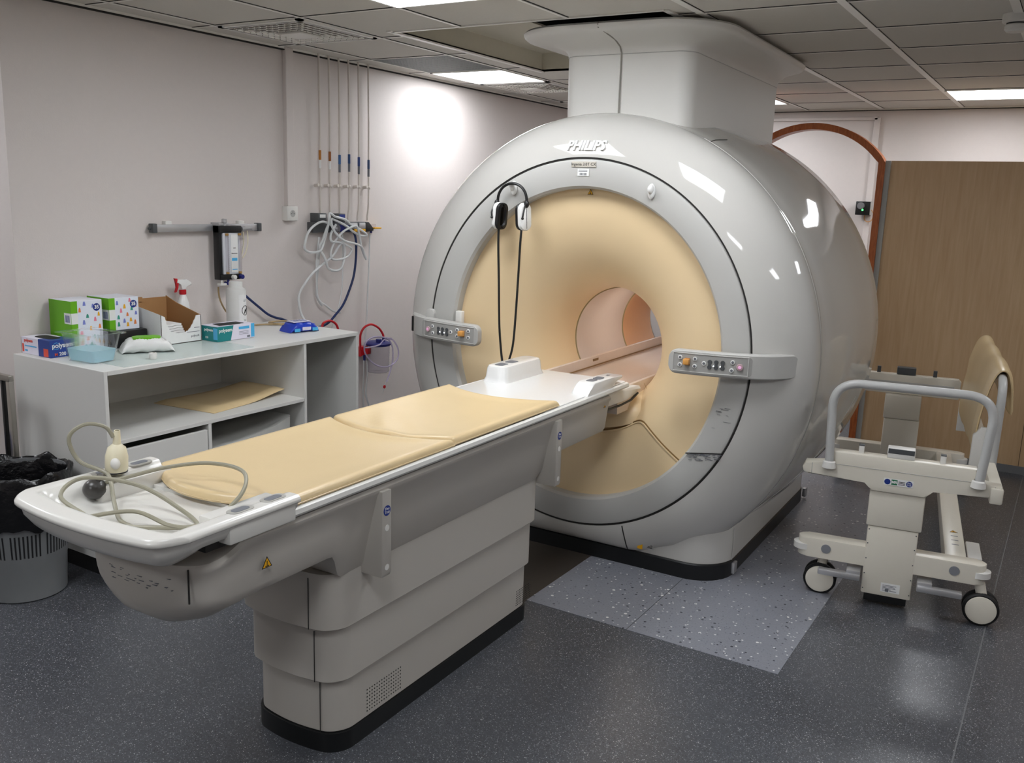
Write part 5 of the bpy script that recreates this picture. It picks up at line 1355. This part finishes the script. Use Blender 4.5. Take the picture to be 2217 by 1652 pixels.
for pi_, (r_, z) in enumerate(prof):
    rg = []
    for k in range(64):
        a = 2 * PI * k / 64; w_ = .004 * math.sin(a * 9 + pi_ * .9) + .003 * math.sin(a * 17 + pi_ * 2.1) + .004 * math.sin(a * 5 - pi_)
        zz = z + (.010 * math.sin(a * 7) + .006 * math.sin(a * 13 + 1)) * (1 if pi_ > 2 else .2)
        rg.append(((r_ + max(-.001, w_) * (1 if pi_ > 4 else -.6)) * math.cos(a), (r_ + max(-.001, w_) * (1 if pi_ > 4 else -.6)) * math.sin(a), zz))
    rings.append(rg)
b.loft(rings, cap=False); b.add([(.15 * math.cos(2 * PI * k / 24), .15 * math.sin(2 * PI * k / 24), .10) for k in range(24)], [tuple(range(24))]); b.build('liner_bag', M_bag, bn, smooth=50)
rk = thing('steel_trolley', 'stainless steel trolley frame at the left edge beside the bin', 'trolley', (-4.25, 2.2, 0))
b = MB(); b.box(-.45, .335, -.012, .012, .866, .892, .002); b.build('top_rail', M_steel, rk)
for x in (.322, -.44):
    b = MB(); b.box(x - .013, x + .013, -.012, .012, .0, .866, .002); b.build('leg', M_steel, rk)
for x in (.27, .12):
    b = MB(); b.box(x - .007, x + .007, -.01, .01, .12, .866, .001); b.build('upright', M_black, rk)
b = MB(); b.box(-.45, .335, -.012, .012, .10, .125, .002); b.build('lower_rail', M_steel, rk)
b = MB(); b.box(-.45, .30, -.13, .012, .452, .464, .002); b.build('shelf', M_steel, rk)
b = MB(); b.sphere((0, 0, 0), .13, .06, .07, 18, 10); o = b.build('blue_bag', mat('blue film bag', S(24, 44, 130), .3, bump=.5, bscale=20), None, (-4.16, 2.11, .535)); tag(o, 'crumpled blue bag behind the black bin liner', 'bag')

# ------------------------------------------------------------------ world and view
w = bpy.data.worlds.new('world'); SC.world = w; w.use_nodes = True
w.node_tree.nodes['Background'].inputs[0].default_value = (0.9, 0.95, 1, 1); w.node_tree.nodes['Background'].inputs[1].default_value = 0.02
for o in list(SC.objects):
    if '_o' in o.keys(): del o['_o']
SC.view_settings.view_transform = 'Standard'; SC.view_settings.look = 'None'; SC.view_settings.gamma = 1.0; SC.view_settings.use_curve_mapping = False
SC.view_settings.exposure = 1.3
SC.cycles.use_denoising = True
SC.cycles.max_bounces = 10; SC.cycles.diffuse_bounces = 5; SC.cycles.glossy_bounces = 5; SC.cycles.transmission_bounces = 8; SC.cycles.transparent_max_bounces = 8
SC.cycles.sample_clamp_indirect = 8.0
